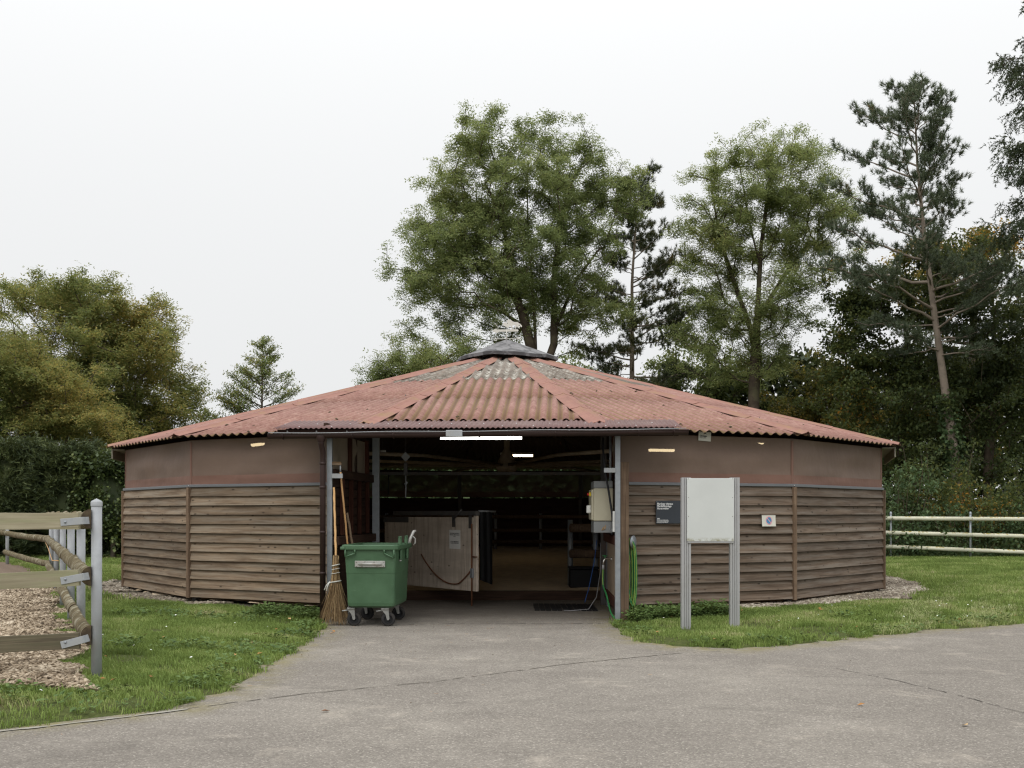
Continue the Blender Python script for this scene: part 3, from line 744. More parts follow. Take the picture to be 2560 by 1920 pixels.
def pebble_proto(rng, flat):
    bm = bmesh.new(); bmesh.ops.create_icosphere(bm, subdivisions=1, radius=1)
    for v in bm.verts: v.co *= rng.uniform(0.75, 1.15); v.co.z *= flat
    bm.verts.index_update(); V = np.array([tuple(v.co) for v in bm.verts]); Fq = np.array([[v.index for v in f.verts] for f in bm.faces]); bm.free(); return V, [Fq]
pebs = [proto('pebble_shape', *pebble_proto(_r, f), M['pebble']) for f in (0.55, 0.7, 0.6, 0.8)]
n = 60000; a = r1.uniform(-1.9, 1.9, n); rr = r1.uniform(7.8, 9.3, n); x = CX + rr * np.sin(a); y = CY - rr * np.cos(a)
k = ring_mask(x, y) & (np.abs(x / y) < 0.5); x, y = x[k], y[k]
keep = (vnoise(x, y, 1.6, 31) < 0.62) | (x > 3); x, y = x[keep], y[keep]
scatter('pebbles', np.stack([x, y, gh(x, y) + 0.018], 1), pebs, 0.016, 0.05, M['pebble'], 'grey and tan pebbles lying round the foot of the shed wall', 'pebbles', 0.6, 6)

def chip_proto(rng):
    l, w, t = rng.uniform(.7, 1.3), rng.uniform(.22, .5), rng.uniform(.06, .14)
    V = [(-l / 2, -w / 2, 0), (l / 2, -w / 2 * rng.uniform(.2, 1), 0), (l / 2 * rng.uniform(.7, 1), w / 2, 0), (-l / 2 * rng.uniform(.6, 1), w / 2, 0)]
    V = V + [(a, b, t) for a, b, _ in V]
    return np.array(V), [np.array([(0, 3, 2, 1), (4, 5, 6, 7), (0, 1, 5, 4), (1, 2, 6, 5), (2, 3, 7, 6), (3, 0, 4, 7)])]
chips = [proto('chip_shape', *chip_proto(_r), M['chip']) for _ in range(6)]
n = 130000; x = r1.uniform(-9.5, -3.4, n); y = r1.uniform(9.3, 22, n)
k = paddock_mask(x, y) & (np.abs(x / y) < 0.49) & (r1.uniform(size=n) < np.clip(13.0 / y, 0, 1) ** 1.5); x, y = x[k], y[k]
scatter('wood_chips', np.stack([x, y, gh(x, y) + 0.02 + r1.uniform(0, .02, len(x))], 1), chips, 0.04, 0.10, M['chip'], 'pale brown wood chips covering the paddock behind the left fence', 'wood chips', 0.5, 7)

daisy = [proto('daisy_head', np.array([(math.cos(i * PI / 4), math.sin(i * PI / 4), 0.3) for i in range(8)] + [(0, 0, 0)]), [np.array([(i, (i + 1) % 8, 8) for i in range(8)])], M['petal'])]
dp = []
for (cx_, cy_, sx2, sy2, nn) in [(-4.2, 11.9, .5, .6, 16), (-4.6, 9.6, .6, .3, 6), (6.6, 17.6, 1.2, 1.0, 60), (4.2, 15.6, 1.0, .5, 10), (-3.6, 14.4, .8, .7, 8)]:
    x = r1.normal(cx_, sx2, nn); y = r1.normal(cy_, sy2, nn); k = (sdist(x, y) > .15) & ~paddock_mask(x, y); dp.append(np.stack([x[k], y[k], gh(x[k], y[k]) + 0.075], 1))
scatter('daisies', np.concatenate(dp), daisy, 0.008, 0.014, M['petal'], 'tiny white daisies dotted through the lawn', 'daisies', 0.4, 8)
leafp = [proto('leaf_shape', np.array([(0, -.5, 0), (.35, 0, .12), (0, .6, .02), (-.35, 0, .15)]), [np.array([(0, 1, 2), (0, 2, 3)])], M['dry_leaf'])]
x = r1.uniform(-6, 8, 150); y = r1.uniform(8, 18, 150); k = (sdist(x, y) > -.25) & ~in_shed(x, y, 8.2) & (np.abs(x / y) < .47); x, y = x[k], y[k]
x = np.append(x, [2.9, -1.5, 3.4]); y = np.append(y, [9.3, 9.0, 8.4])
scatter('fallen_leaves', np.stack([x, y, np.maximum(gh(x, y) + .05, .012)], 1), leafp, 0.04, 0.08, M['dry_leaf'], 'dry brown fallen leaves strewn on the verge and paving', 'leaves', 0.3, 9)

strawp = [proto('straw_shape', np.array([(-.5, -.03, .0), (.5, -.02, .0), (.5, .03, .03), (-.5, .02, .03)]), [np.array([(0, 1, 2, 3)])], M['dry_leaf']), proto('crumb_shape', *(lambda q: (q[0] * .22, q[1]))(pebble_proto(_r, .5)), M['pebble'])]
n = 900; x = r1.normal(-.6, 2.2, n); y = 17.0 - r1.exponential(2.4, n); k = (sdist(x, y) < -.02) & (y > 7); x, y = x[k], y[k]
n = 700; x2 = r1.uniform(-6, 9, n); y2 = r1.uniform(8, 17, n); s2 = sdist(x2, y2); k = (s2 < 0) & (s2 > -.6); x, y = np.append(x, x2[k]), np.append(y, y2[k])
scatter('straw_bits', np.stack([x, y, np.full(len(x), .006)], 1), strawp, 0.006, 0.04, M['dry_leaf'], 'bits of straw, grit and crumbs scattered over the paving', 'litter', 0.05, 12)

# pale flattened wheel tracks in the right lawn
def near_path(x, y, pts, w):
    d = np.full(x.shape, 9.0)
    for (ax, ay), (bx, by) in zip(pts[:-1], pts[1:]):
        ex, ey = bx - ax, by - ay; t = np.clip(((x - ax) * ex + (y - ay) * ey) / (ex * ex + ey * ey), 0, 1); d = np.minimum(d, np.hypot(x - ax - ex * t, y - ay - ey * t))
    return d < w * (0.6 + 0.8 * vnoise(x, y, 2.0, 41))
tr1 = [G(px, py, .1) for px, py in ((2250, 1572), (2290, 1540), (2349, 1495), (2400, 1470), (2470, 1452))]
tr2 = [G(px, py, .1) for px, py in ((2455, 1566), (2475, 1546), (2499, 1501), (2540, 1470), (2600, 1448))]
worn = [proto('worn_tuft', *blade_tuft(_r, 26, 0.09, 0.02, 0.06, 0.007, 1.6), M['grass_pale']) for _ in range(2)]
wp = lawn_pts(4.5, 12, 14.5, 26, 170, r1, lambda x, y: (near_path(x, y, tr1, .30) | near_path(x, y, tr2, .30)))
scatter('worn_grass', wp + np.array([0, 0, .012]), worn, 0.8, 1.4, M['grass_pale'], 'pale flattened wheel tracks curving across the right lawn', 'grass', 0.15, 14)
# ------------------------------------------------------------------ the round shed
shed = empty('horse_walker_shed', (CX, CY, 0))
tag(shed, 'low round timber shed with red corrugated roof and brown net windows', 'shed')
SH = Matrix.Translation((-CX, -CY, 0))
def part(mb, name, mat, parent=None, Mx=None):
    """world-space geometry as a part of the shed"""
    Mx = Mx if Mx is not None else Matrix.Identity(4)
    if parent is None or parent is shed: return mb.build(name, mat, shed, SH @ Mx)
    pw = parent_world[parent.name]
    o = mb.build(name, mat, parent, pw.inverted() @ Mx); return o
parent_world = {}
def part_p(mb, name, mat, Mx=None):
    o = part(mb, name, mat, None, Mx); parent_world[o.name] = Mx if Mx is not None else Matrix.Identity(4); return o

Z0, ZT, ZE = 0.20, 2.035, 2.85          # siding foot, siding top, eave
def facet_frame(i):
    a, b = corner(i - .5), corner(i + .5); return frame((a.x, a.y, 0), b - a), (b - a).length
NB = 12; EXPO = (ZT - Z0) / NB
def board_mesh(L0, L1, seed):
    rng = random.Random(seed); ns = 5; mb = MB(); rings = []
    warp = rng.uniform(-.004, .004)
    for s in range(ns + 1):
        x = L0 + (L1 - L0) * s / ns; j = rng.uniform(-.0015, .0015); o = rng.uniform(-.003, .002) + warp * (s / ns - .5) * 2
        rings.append([(x, -.074 + o, j), (x, -.046 + o, j), (x, -.004, EXPO + .026), (x, -.020, EXPO + .026)])
    vs = [v for r in rings for v in r]
    fs = [(4 * s + k, 4 * s + (k + 1) % 4, 4 * s + 4 + (k + 1) % 4, 4 * s + 4 + k) for s in range(ns) for k in range(4)] + [(3, 2, 1, 0), tuple(4 * ns + k for k in range(4))]
    return mb.add(vs, fs)

def net_mesh(x0, x1, z0, z1, y, seed, nx=20, nz=9, amp=0.024):
    rng = np.random.default_rng(seed); ph = rng.uniform(0, 6, 6); vs = []; fs = []
    for a in range(nz + 1):
        for b in range(nx + 1):
            u, w = b / nx, a / nz
            e = math.sin(PI * u) ** .5 * math.sin(PI * w) ** .5 if 0 < u < 1 and 0 < w < 1 else 0
            d = amp * e * (math.sin(5 * u + ph[0] + 2 * w) + .7 * math.sin(11 * u - 3 * w + ph[1]) + .5 * math.sin(9 * w + ph[2]))
            vs.append((x0 + (x1 - x0) * u, y - d, z0 + (z1 - z0) * w))
    for a in range(nz):
        for b in range(nx): k = a * (nx + 1) + b; fs.append((k, k + 1, k + nx + 2, k + nx + 1))
    mb = MB(); mb.add(vs, fs, True); return mb

VL, VR = -2.74, 1.66            # where the walls stop beside the entrance
for i in range(-6, 8):
    if i == 0: continue
    Mf, Lf = facet_frame(i)
    x0, x1 = 0.0, Lf
    if i == -1:
        a, b = corner(-1.5), corner(-.5); x1 = Lf * (VL - a.x) / (b.x - a.x)
    if i == 1:
        a, b = corner(.5), corner(1.5); x0 = Lf * (VR - a.x) / (b.x - a.x)
    vis = abs(i) <= 2
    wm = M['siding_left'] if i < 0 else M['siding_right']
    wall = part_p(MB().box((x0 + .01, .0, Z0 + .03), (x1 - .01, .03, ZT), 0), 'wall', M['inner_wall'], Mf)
    if vis:
        for j in range(NB):
            xa = x0 + (.03 if i not in (1,) else 0.005); xb = x1 - (.03 if i != -1 else .005)
            bo = board_mesh(xa, xb, 100 * i + j)
            T = Matrix.Translation((0, 0, Z0 + j * EXPO)) @ Matrix.Rotation(random.uniform(-.0012, .0012), 4, 'Y')
            part(bo, 'siding_board', wm, wall, Mf @ T)
    # roof plate beam
    part(MB().box((x0 - .02, .02, ZE - .10), (x1 + .02, .14, ZE - .02)), 'wall_plate', M['dark_wood'], None, Mf)
    zt = ZE - .03
    part(net_mesh(x0 + .0, x1 - .0, ZT + .19, zt, -.012, i + 30), 'net_screen', M['net'], None, Mf)
    part(net_mesh(x0 + .0, x1 - .0, ZT + .03, ZT + .192, -.018, i + 60, 14, 3, .008), 'net_hem', M['net_hem'], None, Mf)
    if vis:
        part(MB().box((x0 - .004, -.066, ZT - .004), (x1 + .004, -.012, ZT + .044), .006), 'trim_strip', M['trim_grey'], None, Mf)
for k in [x + .5 for x in range(-7, 7)]:
    if abs(k) < 1: continue
    c = corner(k); n = Vector((c.x - CX, c.y - CY, 0)).normalized(); t = Vector((-n.y, n.x, 0))
    Mc = frame((c.x, c.y, 0), t)           # local Y points inwards
    if Mc.col[1].xyz.dot(n) > 0: Mc = frame((c.x, c.y, 0), -t)
    if abs(k) < 3:
        part(MB().box((-.036, -.088, Z0 - .02), (.036, .03, ZT - .007), .004), 'corner_post', M['post_wood'], None, Mc)
        part(MB().box((-.026, -.022, ZT + .03), (.026, .0, ZE - .06), .004), 'corner_strip', M['net_hem'], None, Mc)
        part(MB().lathe([(0, -.004), (.009, -.004), (.011, 0), (0, .001)], 10, Matrix.Translation((0, -.062, ZT + .02)) @ Matrix.Rotation(PI / 2, 4, 'X')), 'screw', M['screw'], None, Mc)
    part(MB().box((-.05, .04, -.1), (.05, .14, ZE - .03), .004), 'steel_column', M['steel_dark'], None, Mc)

# ---- roof
AE, ZEV, AT, ZTP = 8.26 * COSF, ZE, 0.87 * COSF, 4.89
SL = (ZTP - ZEV) / (AE - AT)
def roof_z(a): return ZEV + (AE - a) * SL
rise = math.atan(SL); RN = (math.sin(rise), math.cos(rise))      # normal: outward, up
WAVE, AMP = 0.177, 0.0235
roof = part_p(MB().lathe([(AT + .1, roof_z(AT + .1) - .11), (AT - .12, roof_z(AT + .1) - .10), (AT - .12, roof_z(AT) - .05), (AT + .1, roof_z(AT + .1) - .06)], 28), 'roof', M['dark_wood'], Matrix.Translation((CX, CY, 0)))

def sheet(i, a_bot, a_top, lift, mats, seed, wave=WAVE, amp=AMP, tilt=0.0):
    ang = 2 * PI / NF * i + PHI; n = np.array([math.sin(ang), -math.cos(ang), 0]); t = np.array([math.cos(ang), math.sin(ang), 0])
    C = np.array([CX, CY, 0.0]); hw = a_bot * TANF - .015
    us = np.arange(-hw, hw + 1e-6, wave / 8); rng = np.random.default_rng(seed)
    ph = rng.uniform(0, wave)
    prof = np.cos(2 * PI * (us + ph) / wave)
    top = np.maximum(a_top, np.abs(us) / TANF)
    jit = .012 * np.sin((us + ph) / 1.05 * PI * 2 / 1.0) * 0 + .010 * (np.floor((us + hw) / 0.873) % 2)   # neighbouring sheets start a little staggered
    bot = np.maximum(top, a_bot + jit)
    rows = [bot, bot * .5 + top * .5, top]
    V = []; val = []
    for layer in (0, 1):
        for r_i, r in enumerate(rows):
            off = amp * prof + lift - (.0045 if layer else 0)
            p = C[None] + n[None] * (r + off * RN[0])[:, None] + t[None] * us[:, None]
            p[:, 2] = ZEV + (AE - r) * SL + off * RN[1] + tilt * (r - a_top)
            V.append(p); val.append((1 - prof) / 2)
    m = len(us); V = np.concatenate(V); val = np.concatenate(val); q = np.arange(m - 1)
    fs = []; mi = []
    for r_i in range(2):
        b = r_i * m; fs.append(np.stack([b + q, b + q + 1, b + m + q + 1, b + m + q], 1)); mi += [0] * (m - 1)
    for r_i in range(2):
        b = (3 + r_i) * m; fs.append(np.stack([b + q + 1, b + q, b + m + q, b + m + q + 1], 1)); mi += [1] * (m - 1)
    fs.append(np.stack([q + 1, q, 3 * m + q, 3 * m + q + 1], 1)); mi += [0] * (m - 1)
    fs.append(np.stack([2 * m + q, 2 * m + q + 1, 5 * m + q + 1, 5 * m + q], 1)); mi += [0] * (m - 1)
    V = V - C
    return mesh_np('roof_sheet', V, fs, mats, roof, True, mi, {'valley': val})
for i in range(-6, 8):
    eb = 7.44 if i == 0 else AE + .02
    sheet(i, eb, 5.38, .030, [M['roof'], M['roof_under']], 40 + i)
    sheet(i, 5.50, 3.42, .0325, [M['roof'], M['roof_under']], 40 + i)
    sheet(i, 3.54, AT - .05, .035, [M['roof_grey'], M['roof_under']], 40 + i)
# hip caps, piece by piece
for k in [x + .5 for x in range(-7, 7)]:
    ang = 2 * PI / NF * k + PHI; o_ = Vector((math.sin(ang), -math.cos(ang), 0)); t_ = Vector((math.cos(ang), math.sin(ang), 0))
    r_hi = 8.28 if abs(k) > 1 else 8.0
    r = r_hi; nseg = 0; rng = random.Random(int(k * 10))
    while r > 1.0:
        r2 = max(.88, r - 1.22)
        def hipz(rr): return ZEV + (8.26 - rr) * SL * COSF
        mb = MB(); w = .165; lift0, lift1 = .074 + rng.uniform(0, .006), .070 + rng.uniform(-.003, .003)
        rings = []
        drop = w * math.tan(PI / NF) * SL * .98
        for rr, lf in ((r + .06, lift0), (r2, lift1)):
            c = Vector((CX, CY, 0)) + o_ * rr; z = hipz(rr) + lf; sk = rng.uniform(-.012, .012)
            pts = [(-w + sk, -drop - .022), (-.045, -.004), (0, .018), (.045, -.004), (w + sk, -drop - .022)]
            rings.append([c + t_ * x + Vector((0, 0, z + dz)) for x, dz in pts])
        for d in (0, -.007):
            mb.add([p + Vector((0, 0, d)) for p in rings[0]] + [p + Vector((0, 0, d)) for p in rings[1]], [(q, q + 1, q + 6, q + 5) for q in range(4)], False)
        m0 = 0; mb.f.append([0, 1, 2, 3, 4, 14, 13, 12, 11, 10]); mb.sm.append(False); mb.mi.append(0)
        part(mb, 'ridge_cap', M['roof_cap'], roof)
        r = r2
# moss cushions on the roof
mm = MB(); rng = random.Random(5)
def cushion(p, s, mb):
    n = 6; ring = [Vector((math.cos(q * 2 * PI / n) * s * rng.uniform(.7, 1.3), math.sin(q * 2 * PI / n) * s * rng.uniform(.6, 1.1), -s * .1)) for q in range(n)]
    mb.add([p + v for v in ring] + [p + Vector((0, 0, s * .45))], [(q, (q + 1) % n, n) for q in range(n)], True)
for _ in range(170):
    i = rng.choice([-2, -1, -1, 0, 1, 1, 1, 2, 2]); a = rng.uniform(1.2, 8.0) if rng.random() > .4 else rng.uniform(6.5, 8.0); u = rng.uniform(-1, 1) * (a * TANF - .1)
    if i == 0 and a > 7.3: continue
    ang = 2 * PI / NF * i + PHI
    p = Vector((CX + a * math.sin(ang) + u * math.cos(ang), CY - a * math.cos(ang) + u * math.sin(ang), roof_z(a) + .03 + rng.uniform(-.01, .02)))
    cushion(p, rng.uniform(.012, .045), mm)
mo = part(mm, 'moss_cushions', M['moss'], roof); mo['kind'] = 'stuff'

# ---- cupola
cup_rot = math.radians(9); NC = 8; RC = 1.16; ZC = EYE + 3.42; ZA = EYE + 3.86
mb = MB(); rng = random.Random(3)
rim = [Vector((CX + RC * math.sin((k + .5) * 2 * PI / NC + cup_rot), CY - RC * math.cos((k + .5) * 2 * PI / NC + cup_rot), ZC + rng.uniform(-.03, .03))) for k in range(NC)]
apex = Vector((CX, CY, ZA)); rg1 = []
for k in range(NC):
    for s in range(4):
        p = rim[k].lerp(rim[(k + 1) % NC], s / 4); rg1.append(p + Vector((0, 0, .02 * math.sin(PI * s / 4) + rng.uniform(-.008, .008))))
m = len(rg1)
inner = [p.lerp(apex, .5) + Vector((0, 0, rng.uniform(-.012, .012))) for p in rg1]; tip = [apex + (p - apex).normalized() * .06 for p in rg1]
skirt = [p + Vector((0, 0, -.07)) - (apex - p).normalized() * .0 for p in rg1]
under = [p.lerp(Vector((CX, CY, p.z)), .03) + Vector((0, 0, -.072)) for p in rg1]
V = skirt + rg1 + inner + tip + under + [Vector((CX, CY, ZA - .12))]
fs = []
for a in range(3):
    fs += [(a * m + q, a * m + (q + 1) % m, (a + 1) * m + (q + 1) % m, (a + 1) * m + q) for q in range(m)]
fs.append([3 * m + q for q in range(m)])
fs += [(q, 4 * m + q, 4 * m + (q + 1) % m, (q + 1) % m) for q in range(m)]
fs += [(4 * m + q, 5 * m, 4 * m + (q + 1) % m) for q in range(m)]
mb.add(V, fs, False)
cupola = part_p(mb, 'cupola', M['cupola'])
for k in range(NF):
    c = corner(k + .5, .84); part(MB().box((c.x - .025, c.y - .025, roof_z(.9) - .05), (c.x + .025, c.y + .025, ZC + .10)), 'cupola_post', M['dark_wood'], cupola)

# ---- entrance canopy
CFr = frame((CX + .382 * math.cos(PHI), CY + .382 * math.sin(PHI), 0), (math.cos(PHI), math.sin(PHI), 0))      # local X along the front, local Y inwards; front facet at Y = -apothem
def canopy_pts():
    x0, x1 = -3.37, 2.57; w = .076; us = np.arange(x0, x1, w / 8); prof = np.cos(2 * PI * us / w)
    V = []; 
    for layer in (0, 1):
        for (y, z) in ((-8.62, 2.84), (-8.0, 2.945), (-7.38, 3.05)):
            V.append(np.stack([us, np.full_like(us, y), z + .009 * prof - (.003 if layer else 0)], 1))
    m = len(us); q = np.arange(m - 1); fs = []; mi = []
    for r in range(2): fs.append(np.stack([r * m + q, r * m + q + 1, (r + 1) * m + q + 1, (r + 1) * m + q], 1))
    for r in range(3, 5): fs.append(np.stack([r * m + q + 1, r * m + q, (r + 1) * m + q, (r + 1) * m + q + 1], 1))
    fs.append(np.stack([q + 1, q, 3 * m + q, 3 * m + q + 1], 1))
    return np.concatenate(V), fs
V, fs = canopy_pts()
canopy = mesh_np('canopy_sheet', V, fs, M['canopy'], shed, True); canopy.matrix_local = SH @ CFr
sb = MB(); rng = random.Random(8)
for q in range(24):
    x = -3.3 + q * .25 + rng.uniform(-.04, .04); y, z = (-8.50, 2.868) if q % 2 else (-8.1, 2.937)
    sb.lathe([(0, .006), (.010, .004), (.012, 0)], 8, Matrix.Translation((x, y, z + .004)))
sb.build('sheet_screws', M['screw'], canopy)['kind'] = 'stuff'
part_p(MB().box((-3.33, -8.54, 2.72), (2.53, -8.505, 2.828), .004), 'fascia_board', M['fascia'], CFr)
for q, x in enumerate((-3.18, -2.75, -2.3, -1.1, .05, .95, 1.7, 2.3)):
    part(MB().lathe([(0, .006), (.012, .004), (.014, 0)], 8, Matrix.Translation((x, -8.542, 2.80)) @ Matrix.Rotation(PI / 2, 4, 'X')), 'fascia_screw', M['screw'], None, CFr)
# header and rafters behind the fascia
part(MB().box((-2.66, -8.42, 2.73), (1.80, -8.32, 2.83), .006), 'header_beam', M['dark_wood'], None, CFr)
for x in (-3.2, -2.45, -1.6, -.8, 0, .8, 1.6, 2.4):
    part(MB().add([(x - .04, -8.5, 2.72), (x + .04, -8.5, 2.72), (x + .04, -8.5, 2.825), (x - .04, -8.5, 2.825), (x - .04, -7.4, 2.90), (x + .04, -7.4, 2.90), (x + .04, -7.4, 3.02), (x - .04, -7.4, 3.02)],
        [(0, 1, 2, 3), (4, 7, 6, 5), (0, 4, 5, 1), (1, 5, 6, 2), (2, 6, 7, 3), (3, 7, 4, 0)]), 'rafter', M['dark_wood'], None, CFr)
# half-round gutter, falling to the left
def gutter_mesh():
    mb = MB(); n = 10; xs_ = np.linspace(-3.44, 2.66, 12); R = .062; ring = []
    for x in xs_:
        zc = 2.745 + (x + 3.44) / 6.1 * .045
        for rr in (R, R - .006):
            for a in range(n + 1):
                t = PI + PI * a / n; ring.append((x, -8.62 + rr * math.cos(t), zc + rr * math.sin(t)))
    m = 2 * (n + 1); fs = []
    for s in range(len(xs_) - 1):
        b = s * m
        for a in range(n): fs.append((b + a, b + a + 1, b + m + a + 1, b + m + a)); fs.append((b + n + 1 + a, b + m + n + 1 + a, b + m + n + 2 + a, b + n + 2 + a))
        fs.append((b, b + m, b + m + n + 1, b + n + 1)); fs.append((b + n, b + 2 * n + 1, b + m + 2 * n + 1, b + m + n))
    for b in (0, (len(xs_) - 1) * m): fs.append(list(range(b, b + n + 1)))
    mb.add(ring, fs, True)
    mb.tube([(x, -8.68, 2.748 + (x + 3.44) / 6.1 * .045) for x in xs_], .010, 8)
    return mb
gut = part_p(gutter_mesh(), 'gutter', M['gutter'], CFr)
for x in (-3.22, -2.2, -1.6, -.35, .75, 1.95, 2.45):
    zc = 2.745 + (x + 3.44) / 6.1 * .045
    part(MB().tube([(x, -8.62 + .067 * math.cos(PI + PI * a / 10), zc + .067 * math.sin(PI + PI * a / 10)) for a in range(11)] + [(x, -8.53, zc + .06)], .009, 6), 'gutter_bracket', M['gutter'], gut, CFr)
part(MB().tube([(x, -8.70, 2.765 + (x + 3.44) / 6.1 * .045 + .006 * math.sin(3 * x)) for x in np.linspace(-3.42, 2.62, 30)], .005, 6), 'wire', M['galv_light'], gut, CFr)
zc = 2.775
part(MB().box((-.83, -8.706, 2.705), (-.59, -8.69, 2.80), .006), 'metal_patch', M['galv_light'], gut, CFr)
# downpipe at the left end
dpx, dpy = -2.665, -8.50
dwn = part_p(MB().tube([(dpx, -8.62, 2.70), (dpx, -8.62, 2.62), (dpx, -8.50, 2.50), (dpx, dpy, 2.3), (dpx, dpy, .02)], .043, 14), 'downpipe', M['gutter'], CFr)
for z in (2.33, 1.98, 1.32, .72):
    part(MB().lathe([(.043, -.02), (.048, -.018), (.048, .018), (.043, .02)], 14, Matrix.Translation((dpx, dpy, z))), 'pipe_collar', M['gutter'], dwn, CFr)
part(MB().lathe([(.05, -.02), (.075, .04), (.075, .07)], 14, Matrix.Translation((dpx, -8.62, 2.66))), 'outlet', M['gutter'], dwn, CFr)

# ---- entrance posts
def steel_post(x, y, z1, w=.075, d=.09, name='steel_post', mat='galv'):
    mb = MB(); mb.box((x - w / 2, y - d / 2, 0), (x + w / 2, y - d / 2 + .008, z1)); mb.box((x - w / 2, y + d / 2 - .008, 0), (x + w / 2, y + d / 2, z1)); mb.box((x - .005, y - d / 2 + .008, 0), (x + .005, y + d / 2 - .008, z1))
    mb.box((x - w / 2, y - d / 2 + .008, 0), (x - w / 2 + .008, y + d / 2 - .008, z1)); mb.box((x + w / 2 - .008, y - d / 2 + .008, 0), (x + w / 2, y + d / 2 - .008, z1))
    return part_p(mb, name, M[mat])
pl = steel_post(-2.70, 16.60, 2.75); pr = steel_post(1.566, 16.62, 2.76); ql = steel_post(-2.36, 19.45, 2.95, .12, .1); qr = steel_post(1.60, 19.6, 2.95, .1, .1, mat='steel_dark')
def bracket(mb_lo, mb_hi, parent): return part(MB().box(mb_lo, mb_hi, .004), 'post_bracket', M['galv_light'], parent)
zb = U(850, 1190, 16.55).z
bracket((-2.665, 16.53, zb - .035), (-2.50, 16.55, zb + .035), pl)
bracket((1.36, 16.55, 2.20), (1.53, 16.57, 2.27), pr)
part(MB().box((1.608, 16.60, -.05), (1.735, 16.66, U(1560, 1155, 16.6).z), .004), 'gate_plank', M['post_wood'])
part(MB().box((-2.765, 16.70, 0), (-2.742, 16.80, 2.1), .003), 'jamb_board', M['post_wood'])

# ---- entrance passage, left side
LA, LB = Vector((-2.655, 16.72, 0)), Vector((-2.42, 19.40, 0)); ML = frame(LA, LB - LA); LL = (LB - LA).length   # local X inwards, local -Y towards the passage
part(MB().box((0, -.03, 2.13), (LL, .09, 2.26), .006), 'passage_beam', M['dark_wood'], None, ML)
part(MB().box((0, -.07, 1.12), (LL, .09, 1.25), .006), 'passage_beam', M['dark_wood'], None, ML)
part(MB().box((0, .10, 2.80), (LL, .16, 2.95), .004), 'passage_beam', M['dark_wood'], None, ML)
wall = part_p(MB().box((0, .085, .1), (LL, .10, 2.14)), 'passage_wall', M['dark_wood'], ML)
for j in range(6):
    part(MB().box((.02, .045, 1.27 + j * .145), (LL - .02, .08, 1.27 + j * .145 + .132), .005), 'passage_board', M['dark_wood'], wall, ML)
for x in (.55, 1.15, 1.75, 2.35):
    part(MB().box((x - .035, -.02, 1.26), (x + .035, .04, 2.125), .004), 'stud', M['red_wood'], None, ML)
for x in (1.05, 2.3):
    part(MB().box((x - .06, -.02, 2.262), (x + .06, .08, 2.83), .004), 'stud', M['red_wood'], None, ML)
part(net_mesh(.02, .98, 2.27, 2.80, .03, 91), 'passage_net', M['net_pale'], None, ML)
part(net_mesh(1.12, 2.23, 2.27, 2.80, .03, 92), 'passage_net', M['net_pale'], None, ML)
part(MB().box((1.52, .005, 2.265), (1.56, .028, 2.80), .003), 'mullion', M['dark_wood'], None, ML)
# right side
RA, RB = Vector((1.60, 16.74, 0)), Vector((1.66, 19.5, 0)); MR = frame(RB, RA - RB); LR = (RB - RA).length         # local X outwards, local -Y towards the passage
def R2(x): return LR - x
zr0, zr1 = .30, 1.12
part(MB().box((0, -.07, zr1), (LR, .08, zr1 + .14), .006), 'passage_beam', M['red_wood'], None, MR)
part(MB().box((0, -.05, zr0 - .16), (LR, .06, zr0), .006), 'passage_beam', M['red_wood'], None, MR)
part(MB().box((0, -.02, zr0 + .002), (LR, .01, zr1 - .002)), 'passage_panel', M['beige_panel'], None, MR)
part(MB().box((0, .05, zr1 + .142), (LR, .07, 2.2)), 'passage_wall', M['dark_wood'], None, MR)
part(MB().box((0, -.03, 2.20), (LR, .07, 2.32), .006), 'passage_beam', M['red_wood'], None, MR)
for x in (R2(.30), R2(1.3)):
    part(MB().box((x - .06, -.05, 2.322), (x + .06, .05, 2.85), .004), 'stud', M['red_wood'], None, MR)
part(net_mesh(R2(1.22), R2(.38), 2.33, 2.82, .0, 93), 'passage_net', M['net_pale'], None, MR)
for x in (R2(.55), R2(.65)):
    part(MB().tube([(x, -.09, 1.98), (x, -.09, 2.9)], .018, 8), 'conduit', M['galv'], None, MR)
part(MB().box((R2(2.6), -.03, .0), (R2(2.45), .02, zr1), .004), 'stud', M['galv'], None, MR)
# kerb beam at the inner end of the paved passage, rough boards under the sand edge
part(MB().box((-2.5, 20.60, -.05), (1.75, 20.74, .17), .01), 'sill_beam', M['dark_wood'])

# ---- swing door of plywood, half open
DA, DB = Vector((-2.46, 21.4, 0)), Vector((-.60, 19.0, 0)); MD = frame(DA, DB - DA); LD = (DB - DA).length
door = part_p(MB().box((0.05, 0, .27), (LD - .09, .035, 1.53), .004), 'door', M['door_wood'], MD); door['label'] = 'pale weathered plywood swing door standing half open'
part(MB().box((LD - .088, -.004, .27), (LD, .045, 1.56), .005), 'door_stile', M['door_wood'], door, MD)
part(MB().box((.4, -.03, 1.562), (LD + .02, .05, 1.64), .005), 'door_rail', M['steel_dark'], door, MD)
part(MB().box((.02, -.012, 1.43), (.9, -.004, 1.53), .003), 'hinge_plate', M['steel_dark'], door, MD)
part(MB().box((LD - .72, -.014, 1.36), (LD - .62, -.004, 1.56), .003), 'hinge_plate', M['steel_dark'], door, MD)
part(MB().box((LD - .22, -.014, 1.34), (LD - .13, -.004, 1.56), .003), 'hinge_plate', M['steel_dark'], door, MD)
part(MB().tube([(LD - .66, -.02, 1.50), (LD - .40, -.03, 1.66)], .018, 6), 'door_strut', M['steel_dark'], door, MD)
part(MB().tube([(LD - .10, -.03, 1.42), (LD - .10, -.03, 1.02), (LD - .10, -.03, .02)], .013, 8).tube([(LD - .10, -.03, .86), (LD + .05, -.03, .86)], .012, 6), 'drop_bolt', M['rust'], door, MD)
part(MB().box((LD - .135, -.045, .50), (LD - .065, -.006, .66), .004), 'bolt_guide', M['galv'], door, MD)
